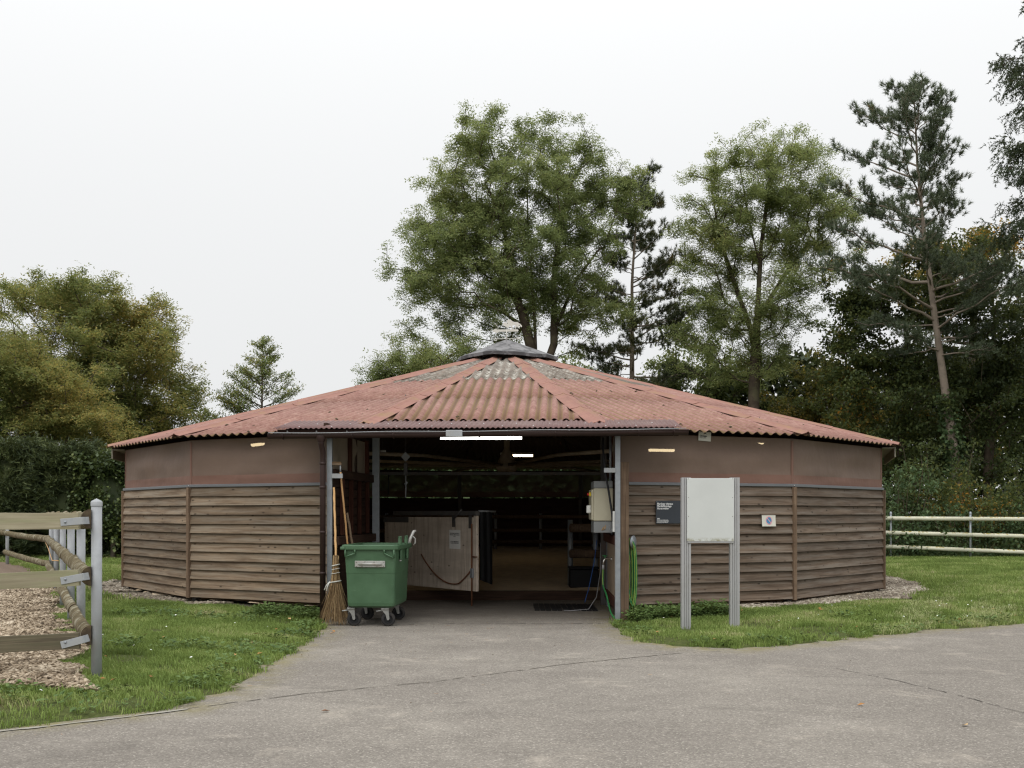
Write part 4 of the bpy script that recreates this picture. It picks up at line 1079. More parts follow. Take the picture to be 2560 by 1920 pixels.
cp = [(1.35 + (LD - .12 - 1.35) * s, -.02, .86 - .34 * s + -.30 * 4 * s * (1 - s)) for s in [q / 16 for q in range(17)]]
cp = [(x, y, z + .12 * max(0, (s / 16 - .75) * 4)) for s, (x, y, z) in enumerate(cp)]
part(MB().tube(cp, .012, 6), 'chain', M['rust'], door, MD)
# black rubber curtain behind the door edge
flap = MB(); nxf = 8
vs = []
for a in range(6):
    for b in range(nxf + 1): vs.append((-.58 + b * .028, 20.15 + b * .02 + .02 * math.sin(b * 1.6 + a * .3), .40 + a * .245 - (b * .012 if a == 0 else 0)))
flap.add(vs, [(a * (nxf + 1) + b, a * (nxf + 1) + b + 1, (a + 1) * (nxf + 1) + b + 1, (a + 1) * (nxf + 1) + b) for a in range(5) for b in range(nxf)], True)
part(flap, 'rubber_curtain', M['black_rubber'])
part(MB().tube([(-.60, 20.13, 1.64), (-.30, 20.36, 1.63)], .018, 8), 'curtain_rod', M['galv_light'])

# pale soffit boards under the eaves at both ends of the visible walls
for i in (-3, 3):
    Mf, Lf = facet_frame(i)
    part(MB().box((-.02, -.24, ZE - .035), (Lf + .02, -.03, ZE - .015), .002), 'soffit', M['soffit'], None, Mf)
    part(MB().box((-.02, -.27, ZE - .20), (Lf + .02, -.245, ZE - .01), .002), 'eave_board', M['soffit'], None, Mf)
# ------------------------------------------------------------------ things in and on the shed
def local(root):
    return Matrix.LocRotScale(root.location, root.rotation_euler, None).inverted()

# weather vane
vz = ZA + .0
vane = empty('weather_vane', (CX, CY, ZA - .03)); tag(vane, 'white cut-out horse weather vane with compass letters on the roof top', 'weather vane')
VS = 24.84 / F
def vp(x, y): return ((x / 20.74 + 1220 - 1269) * VS, (847 - (y / 20.74 + 780)) * VS + .03)   # crop pixels of the vane -> metres about the pole foot
MB().tube([(0, 0, 0), (0, 0, vp(0, 880)[1])], .010, 8).build('pole', M['vane'], vane)
MB().tube([(vp(500, 1390)[0], 0, .035), (vp(1540, 1350)[0], 0, .045)], .008, 6).tube([(0, -.27, .04), (0, .27, .04)], .008, 6).build('cross_arm', M['vane'], vane)
horse = [(810, 600), (850, 560), (900, 520), (960, 505), (1000, 545), (1030, 600), (1070, 575), (1030, 510), (1020, 420), (1080, 385), (1150, 370), (1230, 385), (1290, 440), (1340, 490), (1450, 500), (1560, 500), (1640, 545), (1730, 610), (1790, 670), (1810, 740), (1770, 780), (1720, 720), (1650, 640), (1640, 700), (1690, 800), (1660, 840), (1600, 780), (1560, 735), (1500, 770), (1490, 830), (1520, 885), (1470, 885), (1450, 800), (1490, 720), (1470, 675), (1320, 670), (1310, 750), (1340, 885), (1290, 885), (1250, 760), (1190, 700), (1150, 720), (1130, 800), (1060, 800), (1000, 760), (940, 730), (880, 680), (850, 640), (830, 700), (815, 700)]
MB().prism([vp(*p) for p in horse], -.004, .004).build('horse_figure', M['vane'], vane)
MB().prism([vp(*p) for p in [(255, 955), (455, 835), (520, 890), (610, 890), (390, 550), (430, 555), (620, 890), (1590, 880), (1640, 935), (1590, 990), (600, 1010), (560, 1070), (440, 1060)]], -.004, .004).build('arrow', M['vane'], vane)
text('compass_letter', 'O', .085, M['vane'], Matrix.Translation((vp(430, 0)[0] - .03, -.006, vp(0, 1480)[1])) @ TXT, vane, depth=.004, bold=.002)
text('compass_letter', 'W', .085, M['vane'], Matrix.Translation((vp(1530, 0)[0], -.006, vp(0, 1410)[1])) @ TXT, vane, depth=.004, bold=.002)
text('compass_letter', 'N', .085, M['vane'], Matrix.Translation((-.006, .27, .0)) @ Matrix.Rotation(PI / 2, 4, 'Z') @ TXT, vane, depth=.004)
text('compass_letter', 'S', .085, M['vane'], Matrix.Translation((-.006, -.33, .0)) @ Matrix.Rotation(PI / 2, 4, 'Z') @ TXT, vane, depth=.004)

# strip lights
def strip_light(c, ang, length, mat, label, hang=.45, w=.10):
    r = empty('strip_light', c, ang); tag(r, label, 'strip light')
    MB().box((-length / 2, -w / 2, .03), (length / 2, w / 2, .085), .008).build('housing', M['white_plastic'], r)
    mb = MB(); n = 6
    prof = [(w / 2 * math.cos(PI + PI * a / n) * .92, .028 + .045 * math.sin(PI + PI * a / n)) for a in range(n + 1)]
    mb.add([(x, y, z) for x in (-length / 2 + .01, length / 2 - .01) for y, z in prof], [(a, a + 1, n + 2 + a, n + 1 + a) for a in range(n)] + [list(range(n + 1)), list(range(2 * n + 1, n, -1))], True)
    mb.build('diffuser', mat, r)
    MB().tube([(-length * .3, 0, .08), (-length * .3, 0, hang)], .006, 6).tube([(length * .3, 0, .08), (length * .3, 0, hang)], .006, 6).build('hanger', M['steel_dark'], r)
    return r
c = U(1203, 1096, 16.95); strip_light((c.x, c.y, c.z), .0, 1.25, M['tube_cool'], 'long lit white strip light under the entrance canopy', .17)
c = U(1292, 1140, 28.0); strip_light((c.x, c.y, c.z), 0, .82, M['tube_warm'], 'warm lit strip light deep inside the shed behind the centre column')
c = U(1654, 1127, 20.5); strip_light((c.x, c.y, c.z), math.radians(14), .50, M['tube_warm'], 'warm strip light glowing through the right net beside the entrance')
c = U(1901, 1107, 19.9); strip_light((c.x, c.y, c.z), math.radians(70), .42, M['tube_warm'], 'short warm strip light glowing through the far end of the right net')
c = U(644, 1113, 19.9); strip_light((c.x, c.y, c.z), math.radians(-55), .45, M['tube_warm'], 'warm strip light glowing through the left net near the canopy end')
c = U(951, 1137, 22.5); strip_light((c.x, c.y, c.z), math.radians(-68), .5, M['tube_warm'], 'warm strip light seen just inside the entrance at left')

# horse walker machine: column, hub, arms
wk = empty('horse_walker', (CX, CY, 0)); tag(wk, 'horse walker machine with centre column and radiating pipe arms inside shed', 'horse walker')
zh = U(1266, 1163, CY).z
MB().tube([(0, 0, zh - .05), (0, 0, 4.9)], .065, 12).build('column', M['arm'], wk)
MB().lathe([(.0, zh - .14), (.20, zh - .14), (.24, zh - .03), (.20, zh + .08), (.10, zh + .30), (.065, zh + .36)], 16).build('hub', M['arm'], wk)
for q in range(8):
    a = math.radians(q * 45 + 17)
    MB().tube([(.15 * math.cos(a), .15 * math.sin(a), zh), (3.4 * math.cos(a), 3.4 * math.sin(a), zh + .06), (6.5 * math.cos(a), 6.5 * math.sin(a), zh - .02)], .036, 8).build('arm', M['arm'], wk)
MB().box((-3.2, -3.0, zh - .32), (2.6, -2.92, zh - .26)).build('cross_beam', M['steel_dark'], wk)
for a in (20, 110, 200, 290):
    b = math.radians(a + 14); MB().tube([(5.6 * math.cos(b), 5.6 * math.sin(b), zh), (5.6 * math.cos(b), 5.6 * math.sin(b), zh - .55)], .02, 6).build('arm_hanger', M['steel_dark'], wk)

# chain hoist
h0 = U(1014, 1142, 19.8); ho = empty('chain_hoist', tuple(h0)); tag(ho, 'small chain hoist with diamond plate hanging inside the entrance at left', 'hoist')
MB().prism([(-.08, 0), (0, .085), (.08, 0), (0, -.085)], -.012, .012).build('plate', M['galv_light'], ho)
MB().tube([(0, 0, .08), (0, .0, 1.1)], .008, 6).build('rod', M['steel_dark'], ho)
MB().box((-.035, -.03, -.33), (.035, .03, -.10), .01).build('hoist_body', M['steel_dark'], ho)
MB().tube([(0, 0, -.33), (.004, 0, -.55), (0, 0, -.72)], .014, 6).tube([(.0, 0, -.42), (.03, 0, -.46), (.0, 0, -.50), (-.02, 0, -.47)], .012, 6).build('chain', M['galv_light'], ho)

# inner railings
def railing(posts, rails, r_post, r_rail, label, gz=None, mat='galv', rmat='post_wood', h=1.1, block=False):
    p0 = posts[0]; z0 = float(sand_h(np.array(p0[0]), np.array(p0[1]))); rt = empty('inner_railing', (p0[0], p0[1], z0)); tag(rt, label, 'railing')
    for (x, y) in posts:
        MB().tube([(x - p0[0], y - p0[1], -.1), (x - p0[0], y - p0[1], h)], r_post, 10).build('post', M[mat], rt)
    for z in rails:
        for a, b in zip(posts[:-1], posts[1:]):
            MB().tube([(a[0] - p0[0], a[1] - p0[1] - r_post, z), (b[0] - p0[0], b[1] - p0[1] - r_post, z)], r_rail, 8).build('rail', M[rmat], rt)
    return rt
fp = [(CX + 6.6 * math.sin(math.radians(a)), CY + 6.6 * math.cos(math.radians(a))) for a in (-44, -30, -16, -3, 8, 21, 34, 46)]
railing(fp, (.30, .62, 1.0), .045, .05, 'ring of wooden rails on posts at the far side inside the shed')
railing([(1.14, 21.9), (1.62, 21.7), (2.1, 21.5)], (.62, 1.12), .055, .085, 'short railing with thick log rails inside at the right of entrance', h=1.28)
bx = empty('feed_box', (1.36, 21.6, .17)); tag(bx, 'black box on the sand at the foot of the inner railing', 'box')
MB().box((-.26, -.2, 0), (.30, .2, .36), .02).build('box_body', M['black_rubber'], bx)
MB().box((-.27, -.21, .362), (.31, .21, .40), .01).build('box_lid', M['black_rubber'], bx)

# notice on the door
nM = MD @ Matrix.Translation((LD - .80, -.008, .98))
nt = empty('door_notice'); nt.matrix_world = nM; tag(nt, 'pale printed notice screwed to the plywood door', 'notice')
MB().box((0, -.004, 0), (.335, 0, .33), .001).build('notice_board', M['notice'], nt)
for k, (s, z) in enumerate([('BIEN REFERMER COMPLETEMENT LA', .262), ('PORTE POUR LA MISE EN MARCHE LE', .234), ('CIRCUIT', .206), ('BITTE DIE SCHIEBETUER GANZ', .118), ('SCHLIESSEN UND MIT STANGE', .092)]):
    text('lettering', s, .024, M['black_print'], Matrix.Translation((.167, -.007, z)) @ TXT, nt, 'CENTER', bold=.0006, sx=.72)

# electrical cabinet on the right-hand passage wall
cab = empty('electrical_cabinet', (1.395, 17.35, 1.30)); tag(cab, 'beige electrical cabinet with switches on the right entrance wall', 'cabinet')
MB().box((-.155, -.32, .18), (.145, .32, .68), .012).build('cabinet_body', M['cabinet'], cab)
MB().box((-.15, -.30, .682), (.14, .30, .79), .008).build('top_box', M['grey_plastic'], cab)
MB().box((-.15, -.30, .0), (.13, .28, .178), .008).build('bottom_box', M['grey_plastic'], cab)
MB().box((-.185, -.30, .20), (-.157, .30, .66), .006).build('cabinet_door', M['cabinet'], cab)
MB().box((-.25, -.22, .30), (-.187, -.06, .42), .01).build('socket_box', M['white_plastic'], cab)
MB().box((-.215, -.24, .56), (-.187, -.16, .62), .004).build('switch_plate', M['yellow'], cab)
MB().lathe([(0, .03), (.018, .028), (.02, 0)], 12, Matrix.Translation((-.216, -.2, .59)) @ Matrix.Rotation(-PI / 2, 4, 'Y')).build('stop_button', M['red'], cab)
for x in (.03, .085):
    MB().tube([(x, -.28, .178), (x, -.28, .135)], .015, 8).build('cable_gland', M['white_plastic'], cab)
MB().tube([(.03, -.29, .14), (.02, -.31, .06), (-.03, -.31, .04), (.0, -.31, .09)], .005, 6).build('orange_wire', M['cable_orange'], cab)
MB().tube([(.085, -.29, .14), (.09, -.31, .05), (.13, -.32, .0), (.12, -.33, .06)], .006, 6).build('grey_wire', M['cable_grey'], cab)
c = MB().tube([(1.385, 17.05, 2.75), (1.39, 17.0, 2.4), (1.42, 16.9, 2.15), (1.46, 16.85, 1.9), (1.50, 16.8, 1.6), (1.52, 16.8, 1.32), (1.49, 16.8, 1.28)], .016, 8).build('power_cable', M['cable']); tag(c, 'thick black power cable curving down past the beige cabinet', 'cable')
pb_ = empty('socket_strip', (1.518, 16.70, 1.32)); tag(pb_, 'white socket strip beside the right steel post', 'socket')
MB().box((-.018, -.02, 0), (.018, .02, .16), .004).build('socket_body', M['white_plastic'], pb_)
MB().box((-.016, -.016, .162), (.016, .016, .31), .004).build('socket_cover', M['white_plastic'], pb_)
c = MB().tube([(1.44, 19.0, 1.15), (1.40, 19.0, .8), (1.30, 18.9, .35), (1.22, 18.8, .1)], .007, 6).build('blue_cable', M['cable_blue']); tag(c, 'thin blue cable hanging by the right inner post', 'cable')
c = MB().tube([(1.50, 19.0, 1.1), (1.49, 18.9, .6), (1.40, 18.6, .2), (1.25, 18.3, .03), (.95, 18.25, .012), (.85, 18.3, .012)], .007, 6).build('grey_cable', M['cable_grey']); tag(c, 'thin grey cable hanging down and running onto the floor', 'cable')

# tap with hose
tx, ty, tz = 1.57, 17.6, EYE - (1398 - HOR) / F * 17.6
tp = empty('water_tap', (tx, ty, tz)); tag(tp, 'chrome water tap on the beige panel at right of the entrance', 'tap')
MB().tube([(0, 0, 0), (-.06, -.01, .012), (-.11, -.03, .01), (-.135, -.04, -.03), (-.14, -.04, -.09)], [.014, .014, .015, .014, .012], 10).build('spout', M['chrome'], tp)
MB().lathe([(.03, 0), (.03, .008), (.014, .01)], 12, Matrix.Rotation(-PI / 2, 4, 'Y')).build('wall_flange', M['chrome'], tp)
MB().tube([(-.11, -.03, .01), (-.11, -.03, .05)], .009, 8).tube([(-.15, -.03, .055), (-.07, -.03, .055)], .008, 6).build('tap_handle', M['hose'], tp)
MB().tube([(-.14, -.04, -.09), (-.14, -.04, -.16)], .018, 10).build('hose_coupling', M['galv_light'], tp)
hx, hy, hz = tx - .14, ty - .04, tz - .15
def hose(name, pts, label):
    P = [Vector(p) for p in pts]; out = []
    for i in range(len(P) - 1):
        p0, p1, p2, p3 = P[max(0, i - 1)], P[i], P[i + 1], P[min(len(P) - 1, i + 2)]
        for s in range(6):
            t = s / 6; out.append(.5 * ((2 * p1) + (p2 - p0) * t + (2 * p0 - 5 * p1 + 4 * p2 - p3) * t * t + (3 * p1 - p0 - 3 * p2 + p3) * t ** 3))
    out.append(P[-1]); r = empty(name, tuple(out[-1])); Lm = local(r)
    MB().tube([Lm @ p for p in out], .0125, 8).build('hose_line', M['hose'], r)
    MB().tube([Lm @ (p + Vector((-.004, -.0105, 0))) for p in out], .0032, 5).build('hose_stripe', M['hose_stripe'], r)
    return tag(r, label, 'hose')
hose('garden_hose', [(hx, hy, hz), (hx - .005, hy - .05, hz - .25), (hx + .02, hy - .35, .35), (hx + .05, hy - .75, .12), (hx + .10, 16.62, .03), (1.52, 16.52, .02), (1.62, 16.5, .03)], 'green hose running from the chrome tap down to the ground')
# hose reel bracket with coiled hose on the outside wall
wy = 16.93; hkx = 1.80
rl = empty('hose_hanger', (hkx, wy, 1.14)); tag(rl, 'grey half-round hose hanger on the right board wall', 'hose hanger')
MB().tube([(0, .08, 0), (0, -.06, 0)], .05, 12).build('hub', M['galv'], rl)
MB().lathe([(0, 0), (.10, 0), (.105, .01), (.0, .012)], 20, Matrix.Translation((.02, -.06, .02)) @ Matrix.Rotation(1.0, 4, 'Z') @ Matrix.Rotation(PI / 2, 4, 'X') ).build('flange', M['galv'], rl)
pts = []
for q in range(7):
    x = hkx - .09 + q * .012; w = .055 + .016 * (q % 3); b = .16 + .12 * ((q * 37) % 5) / 5
    pts += [(x - w * .7, wy - .02 - .01 * q, .55), (x - w * .4, wy - .02 - .01 * q, 1.10), (x, wy - .03 - .008 * q, 1.215), (x + w, wy - .04 - .008 * q, 1.05), (x + w * 1.2, wy - .03 - .008 * q, .5), (x + w * .6, wy - .04 - .01 * q, b)]
pts += [(hkx - .07, wy - .15, .35), (hkx - .05, wy - .2, .12), (hkx - .09, wy - .28, .08)]
hose('hose_coil', pts, 'coiled green hose hanging on the right board wall')
MB().box((-.5, -.5, 0), (.5, .5, 0)) if False else None
mat_ = MB(); xs_ = np.linspace(.30, 1.30, 12); rr_ = random.Random(2)
for q in range(11):
    for w in range(5):
        x0 = .37 + q * .095 + rr_.uniform(-.004, .004); y0 = 18.35 + w * .26 - .10 * q / 11
        mat_.box((x0, y0, .006), (x0 + .078, y0 + .24, .022))
rm = mat_.build('rubber_mat', M['black_rubber']); tag(rm, 'black rubber floor mat lying in the entrance', 'mat')

# ------------------------------------------------------------------ wheeled bin
bn = empty('wheeled_bin', (-1.955, 16.35, 0), math.radians(-4.0)); tag(bn, 'green four-wheeled waste bin without lid in front of the entrance', 'waste bin')
def loft(rings, close=True):
    mb = MB(); n = len(rings[0]); vs = [v for r in rings for v in r]
    fs = [(i * n + k, i * n + (k + 1) % n, (i + 1) * n + (k + 1) % n, (i + 1) * n + k) for i in range(len(rings) - 1) for k in range(n)]
    mb.add(vs, fs, False); return mb
def rrect(wx, wy, z, r=.05, n=4, oy=0.0):
    out = []
    for cx_, cy_, a0 in ((wx / 2 - r, wy / 2 - r, 0), (-wx / 2 + r, wy / 2 - r, 90), (-wx / 2 + r, -wy / 2 + r, 180), (wx / 2 - r, -wy / 2 + r, 270)):
        for k in range(n + 1):
            t = math.radians(a0 + 90 * k / n); out.append(Vector((cx_ + r * math.cos(t), cy_ + r * math.sin(t) + oy, z)))
    return out
BL = 1.22
b_ = loft([rrect(.60, BL - .20, .265), rrect(.66, BL - .12, .29), rrect(.675, BL - .10, .335), rrect(.70, BL - .05, .75), rrect(.705, BL - .045, .755), rrect(.735, BL, 1.09), rrect(.735, BL, 1.125),
           rrect(.700, BL - .035, 1.125), rrect(.66, BL - .09, .755), rrect(.63, BL - .15, .31)])
n = 20; b_.f.append(list(range(n))[::-1]); b_.sm.append(False); b_.mi.append(0); b_.f.append([9 * n + k for k in range(n)]); b_.sm.append(False); b_.mi.append(0)
body = b_.build('bin_body', M['bin'], bn)
rim_ = loft([rrect(.74, BL + .005, 1.085, .06), rrect(.80, BL + .06, 1.085, .07), rrect(.81, BL + .07, 1.10, .07), rrect(.81, BL + .07, 1.145, .07), rrect(.79, BL + .05, 1.155, .07), rrect(.71, BL - .03, 1.15, .06), rrect(.702, BL - .038, 1.10, .06)])
rim_.build('rim', M['bin'], bn)
fy = -BL / 2
for sx in (-1, 1):                                   # corner grips under the rim
    g = MB(); x0 = sx * .345; x1 = sx * .21
    yy = fy - .028
    for a, b in (((x0, yy, 1.09), (x0, yy, .985 - (0.015 if sx > 0 else 0))), ((x0, yy, .985 - (0.015 if sx > 0 else 0)), (x1, yy, 1.035)), ((x1, yy, 1.035), (x1, yy, 1.09))):
        g.tube([a, b], .013, 6)
    g.build('grip', M['bin'], bn)
MB().box((-.415, fy - .05, 1.085), (-.35, fy + .1, 1.13), .01).build('rim_ear', M['bin'], bn)
tl = MB(); tl.box((-.215, fy + .012, .84), (.215, fy + .030, .93), .006)
Mtl = Matrix.Translation((0, -.004, 0)) @ Matrix.Rotation(-.03, 4, 'X')
plate = tl.build('lifting_plate', M['plate'], bn); plate.location.y = -.018
MB().tube([(-.16, fy + .000, .885), (.17, fy + .000, .885)], .014, 8).build('lifting_bar', M['plate'], plate)
for x, z in ((-.19, .915), (-.07, .918), (.06, .916), (.195, .915), (-.19, .855), (-.11, .852), (.10, .853), (.195, .855)):
    MB().lathe([(0, .006), (.008, .004), (.009, 0)], 8, Matrix.Translation((x, fy + .013, z)) @ Matrix.Rotation(PI / 2, 4, 'X')).build('rivet', M['caster'], plate)
for yb in (-.27, .27):                                # hinge lugs along the right-hand rim
    lg = MB(); lg.box((.35, yb - .055, 1.15), (.39, yb - .02, 1.27), .008).box((.35, yb + .02, 1.15), (.39, yb + .055, 1.27), .008)
    lg.box((.37, yb - .06, .93), (.40, yb + .06, 1.085), .012)
    lg.lathe([(.018, 0), (.018, .12)], 10, Matrix.Translation((.37, yb + .06, 1.25)) @ Matrix.Rotation(PI / 2, 4, 'X'))
    lg.build('hinge_lug', M['bin'], bn)
lv = MB().tube([(.37, .50, 1.10), (.39, .53, 1.22), (.44, .55, 1.33), (.47, .56, 1.335)], [.022, .024, .024, .018], 8).tube([(.42, .54, 1.26), (.46, .55, 1.22), (.46, .55, 1.15), (.43, .55, 1.12)], .010, 6)
lv.build('lid_lever', M['plate'], bn)
for k, pts in enumerate([[(-.04, .0), (-.045, -.07)], [(-.045, -.03), (-.02, -.035), (-.022, -.07)], [(.0, -.01), (.03, -.07)], [(.03, -.02), (.0, -.07)], [(.06, -.05), (.085, -.03), (.06, -.03), (.065, -.07), (.09, -.065)]]):
    MB().tube([(.362 - (p[1] < -.05) * .001, -.20 + p[0], .98 + p[1]) for p in pts], .005, 5).build('paint_mark', M['white_print'], bn)
def caster(x, y, rot):
    cs = empty('caster', (x, y, 0), rot, bn)
    MB().box((-.055, -.055, .235), (.055, .055, .262), .006).build('top_plate', M['caster'], cs)
    f_ = MB()
    for s in (-1, 1):
        f_.prism([(-.05, .234), (.05, .234), (.062, .10), (.028, .085), (.005, .17)], s * .034 - .003, s * .034 + .003)
    f_.tube([(.045, -.045, .10), (.045, .045, .10)], .012, 8)
    f_.tube([(-.04, -.03, .225), (-.12, -.02, .215), (-.13, .02, .215), (-.05, .03, .225)], .008, 5)
    f_.build('fork', M['caster'], cs)
    MW = Matrix.Translation((.045, 0, .10)) @ Matrix.Rotation(PI / 2, 4, 'X')
    MB().lathe([(.062, -.024), (.092, -.026), (.10, -.018), (.10, .018), (.092, .026), (.062, .024)], 24, MW).build('tyre', M['rubber'], cs)
    w_ = MB().lathe([(.0, -.012), (.016, -.026), (.022, -.012), (.05, -.010), (.063, -.022), (.063, .022), (.05, .010), (.022, .012), (.016, .026), (0, .012)], 20, MW); w_.build('wheel_rim', M['black_rubber'], cs)
caster(-.30, -.46, math.radians(8)); caster(.19, -.47, math.radians(10)); caster(.17, .50, math.radians(5)); caster(-.30, .50, math.radians(-12))

# ------------------------------------------------------------------ brooms and tools
def rodded(p0, p1, name, mat, r, parent, n=12, wob=.004, knots=0):
    P0, P1 = Vector(p0), Vector(p1); rg = random.Random(int(P1.x * 1e4)); m = 14
    pts = [P0.lerp(P1, i / m) + Vector((rg.uniform(-wob, wob), rg.uniform(-wob, wob), 0)) for i in range(m + 1)]
    rs = [r * (1 + (.16 if knots and i % knots == 0 else 0)) for i in range(m + 1)]
    return MB().tube(pts, rs, n).build(name, mat, parent)
br = empty('besom_broom', (-2.53, 16.00, 0)); tag(br, 'twig besom broom with bamboo handle leaning beside the green bin', 'broom')
top = U(835, 1219, 16.5) - Vector((-2.53, 16.00, 0)); hd = Vector((-.01, .10, .985))
rodded((0, .10, .90), tuple(top), 'handle', M['bamboo'], .0155, br, 10, .003, 3)
tw = []; rg = np.random.default_rng(9); TV = []; TF = []
nt_ = 430
for q in range(nt_):
    a = rg.uniform(0, 2 * PI); rr = math.sqrt(rg.uniform()); e = rg.uniform(.7, 1.05)
    zt_ = rg.uniform(.90, 1.0); zb_ = rg.uniform(.0, .14) if rg.uniform() < .75 else rg.uniform(.1, .5)
    spread = .26 * rr * e * (1 - .35 * zb_ / .5)
    d = Vector((math.cos(a), math.sin(a) * .62, 0))
    pts = []
    for s in range(5):
        u = s / 4; z = zt_ + (zb_ - zt_) * u
        w = .045 * rr + (spread - .045 * rr) * max(0, (u - .32) / .68) ** 1.25
        pts.append(Vector((0, .10 * z / .985 * 1.0, 0)) * 1.0 + d * w + Vector((rg.normal(0, .006) * u, rg.normal(0, .006) * u, z)))
    r0 = .0050; b0 = len(TV)
    for s, p in enumerate(pts):
        rad = r0 * (1 - .6 * s / 4)
        for k in range(3):
            t = 2 * PI * k / 3; TV.append((p.x + rad * math.cos(t), p.y + rad * math.sin(t), max(.004, p.z)))
    for s in range(4):
        for k in range(3): TF.append((b0 + s * 3 + k, b0 + s * 3 + (k + 1) % 3, b0 + s * 3 + 3 + (k + 1) % 3, b0 + s * 3 + 3 + k))
o = mesh_np('twigs', np.array(TV), [np.array(TF)], M['twig'], br); o['kind'] = 'stuff'
def ringtie(z, r, tube=.007, tail=False):
    m = MB(); pts = [(r * math.cos(t), .10 * z / .985 + r * .8 * math.sin(t), z + .012 * math.cos(t)) for t in np.linspace(0, 2 * PI, 17)]
    m.tube(pts, tube, 6)
    if tail: m.tube([(-r, .10 * z - .02, z), (-r - .05, .05, z - .05), (-r - .08, .03, z - .12)], .008, 5).tube([(-r, .10 * z - .02, z), (-r - .03, .03, z - .06), (-r - .045, .02, z - .13)], .008, 5)
    m.build('twine', M['twine'], br)
ringtie(.855, .056); ringtie(.62, .078, .008, True); ringtie(.74, .062, .004); ringtie(.80, .058, .004)
b2 = empty('push_broom', (-2.50, 17.05, 0)); tag(b2, 'broom with light wooden handle held upright in the left post bracket', 'broom')
tp2 = U(851, 1180, 16.6) - Vector((-2.50, 17.05, 0))
rodded((.10, .05, .05), tuple(tp2), 'handle', M['handle_wood'], .0145, b2)
MB().tube([tuple(tp2), tuple(tp2 + Vector((0, 0, .10)))], .012, 8).build('ferrule', M['galv_light'], b2)
MB().box((tp2.x - .14, tp2.y - .03, tp2.z + .10), (tp2.x + .02, tp2.y + .05, tp2.z + .13), .006).build('broom_head', M['handle_old'], b2)
MB().box((tp2.x - .135, tp2.y - .025, tp2.z + .131), (tp2.x + .015, tp2.y + .045, tp2.z + .15), .004).build('bristles', M['twig'], b2)
b3 = empty('shovel', (-2.37, 17.15, 0)); tag(b3, 'shovel with old grey wooden handle standing behind the green bin', 'shovel')
rodded((.06, -.05, .32), tuple(U(868, 1282, 17.05) - Vector((-2.37, 17.15, 0))), 'handle', M['handle_old'], .018, b3)
MB().prism([(-.11, .34), (.11, .34), (.115, .08), (0, .0), (-.115, .08)], -.004, .004, Matrix.Translation((.06, -.05, 0))).build('blade', M['steel_dark'], b3)
b4 = empty('steel_tube', (-2.44, 16.75, 0)); tag(b4, 'pale steel tube standing behind the left edge of the green bin', 'tube')
MB().tube([(0, 0, 0), (-.02, .02, 1.08)], .012, 8).build('tube', M['galv_light'], b4)
MB().tube([(-.02, .02, 1.08), (-.02, .02, 1.13)], .02, 8).build('end_cap', M['cable'], b4)

# ------------------------------------------------------------------ information board
zi = float(gh(np.array(2.4), np.array(14.95)))
ib = empty('information_board', (2.64, 14.95, zi)); tag(ib, 'blank white information panel between two grooved aluminium posts on the grass', 'information board')
Hh = U(1700, 1194, 14.95).z - zi
for side, cx_ in ((-1, -.322), (1, .327)):
    p_ = MB(); w = .125
    prof = [(-w / 2, .05), (-w / 2, -.05), (-.035, -.05), (-.035, -.035), (-.028, -.035), (-.028, -.05), (-.008, -.05), (-.008, -.035), (0, -.035), (0, -.05), (.020, -.05), (.020, -.035), (.028, -.035), (.028, -.05), (w / 2, -.05), (w / 2, .05)]
    prof = [(x * (1 if side > 0 else -1), y) for x, y in prof]
    n = len(prof); vs = [Vector((cx_ + x, y, z)) for z in (-.1, Hh) for x, y in prof]
    p_.add(vs, [(k, (k + 1) % n, n + (k + 1) % n, n + k) for k in range(n)] + [list(range(n, 2 * n))])
    p_.build('post', M['alu'], ib)
zp0 = U(1700, 1353, 14.9).z - zi
MB().box((-.315, -.075, 0), (.31, -.052, Hh - .01 - zp0), .003).build('panel', M['panel'], ib, Matrix.Translation((0, 0, zp0)))
MB().box((-.31, -.074, -.022), (.305, -.04, -.002), .002).build('panel_edge', M['alu'], ib, Matrix.Translation((0, 0, zp0)))
for x in (-.295, .29):
    for z in (.03, .33, .58, .83): MB().lathe([(0, .003), (.005, .002), (.006, 0)], 8, Matrix.Translation((x, -.0755, zp0 + z)) @ Matrix.Rotation(PI / 2, 4, 'X')).build('rivet', M['caster'], ib)

# ------------------------------------------------------------------ signs on the right wall
M1, L1_ = facet_frame(1); M2, L2_ = facet_frame(2)
def on_facet(Mf, px, py, out):
    """point on the facet plane (offset outwards) seen at photo pixel px, py"""
    o = Vector((0, 0, EYE)); d = Vector(((px - 1280) / F, 1, (HOR - py) / F)); Mi = Mf.inverted()
    a = Mi @ o; b = Mi.to_3x3() @ d; t = (-out - a.y) / b.y; return a + b * t
p0 = on_facet(M1, 1640, 1309, .09); p1 = on_facet(M1, 1722, 1252, .09)
sg = empty('name_sign'); sg.matrix_world = M1 @ Matrix.Translation((p0.x, -.080, p0.z)); tag(sg, 'dark grey sign with white three-line lettering on the right board wall', 'sign')
hS = p1.z - p0.z; wS = .50
MB().box((0, -.012, 0), (wS, .0, hS), .002).build('sign_plate', M['sign_dark'], sg)
for x, z in ((.012, hS - .012), (.012, .02), (wS - .012, hS - .012)):
    MB().lathe([(0, .003), (.004, .002), (.005, 0)], 8, Matrix.Translation((x, -.0125, z)) @ Matrix.Rotation(PI / 2, 4, 'X')).build('rivet', M['screw'], sg)
for s, z, sz in (('Marcheur chevaux', .292, .044), ('Pferdeführanlage', .256, .044), ('Horse walker', .220, .044)):
    text('lettering', s, sz, M['white_print'], Matrix.Translation((.018, -.014, z)) @ TXT, sg, bold=.0012, sx=.86)
text('lettering', 'ISME', .026, M['white_print'], Matrix.Translation((.018, -.014, .066)) @ TXT, sg, bold=.001, sx=.9)
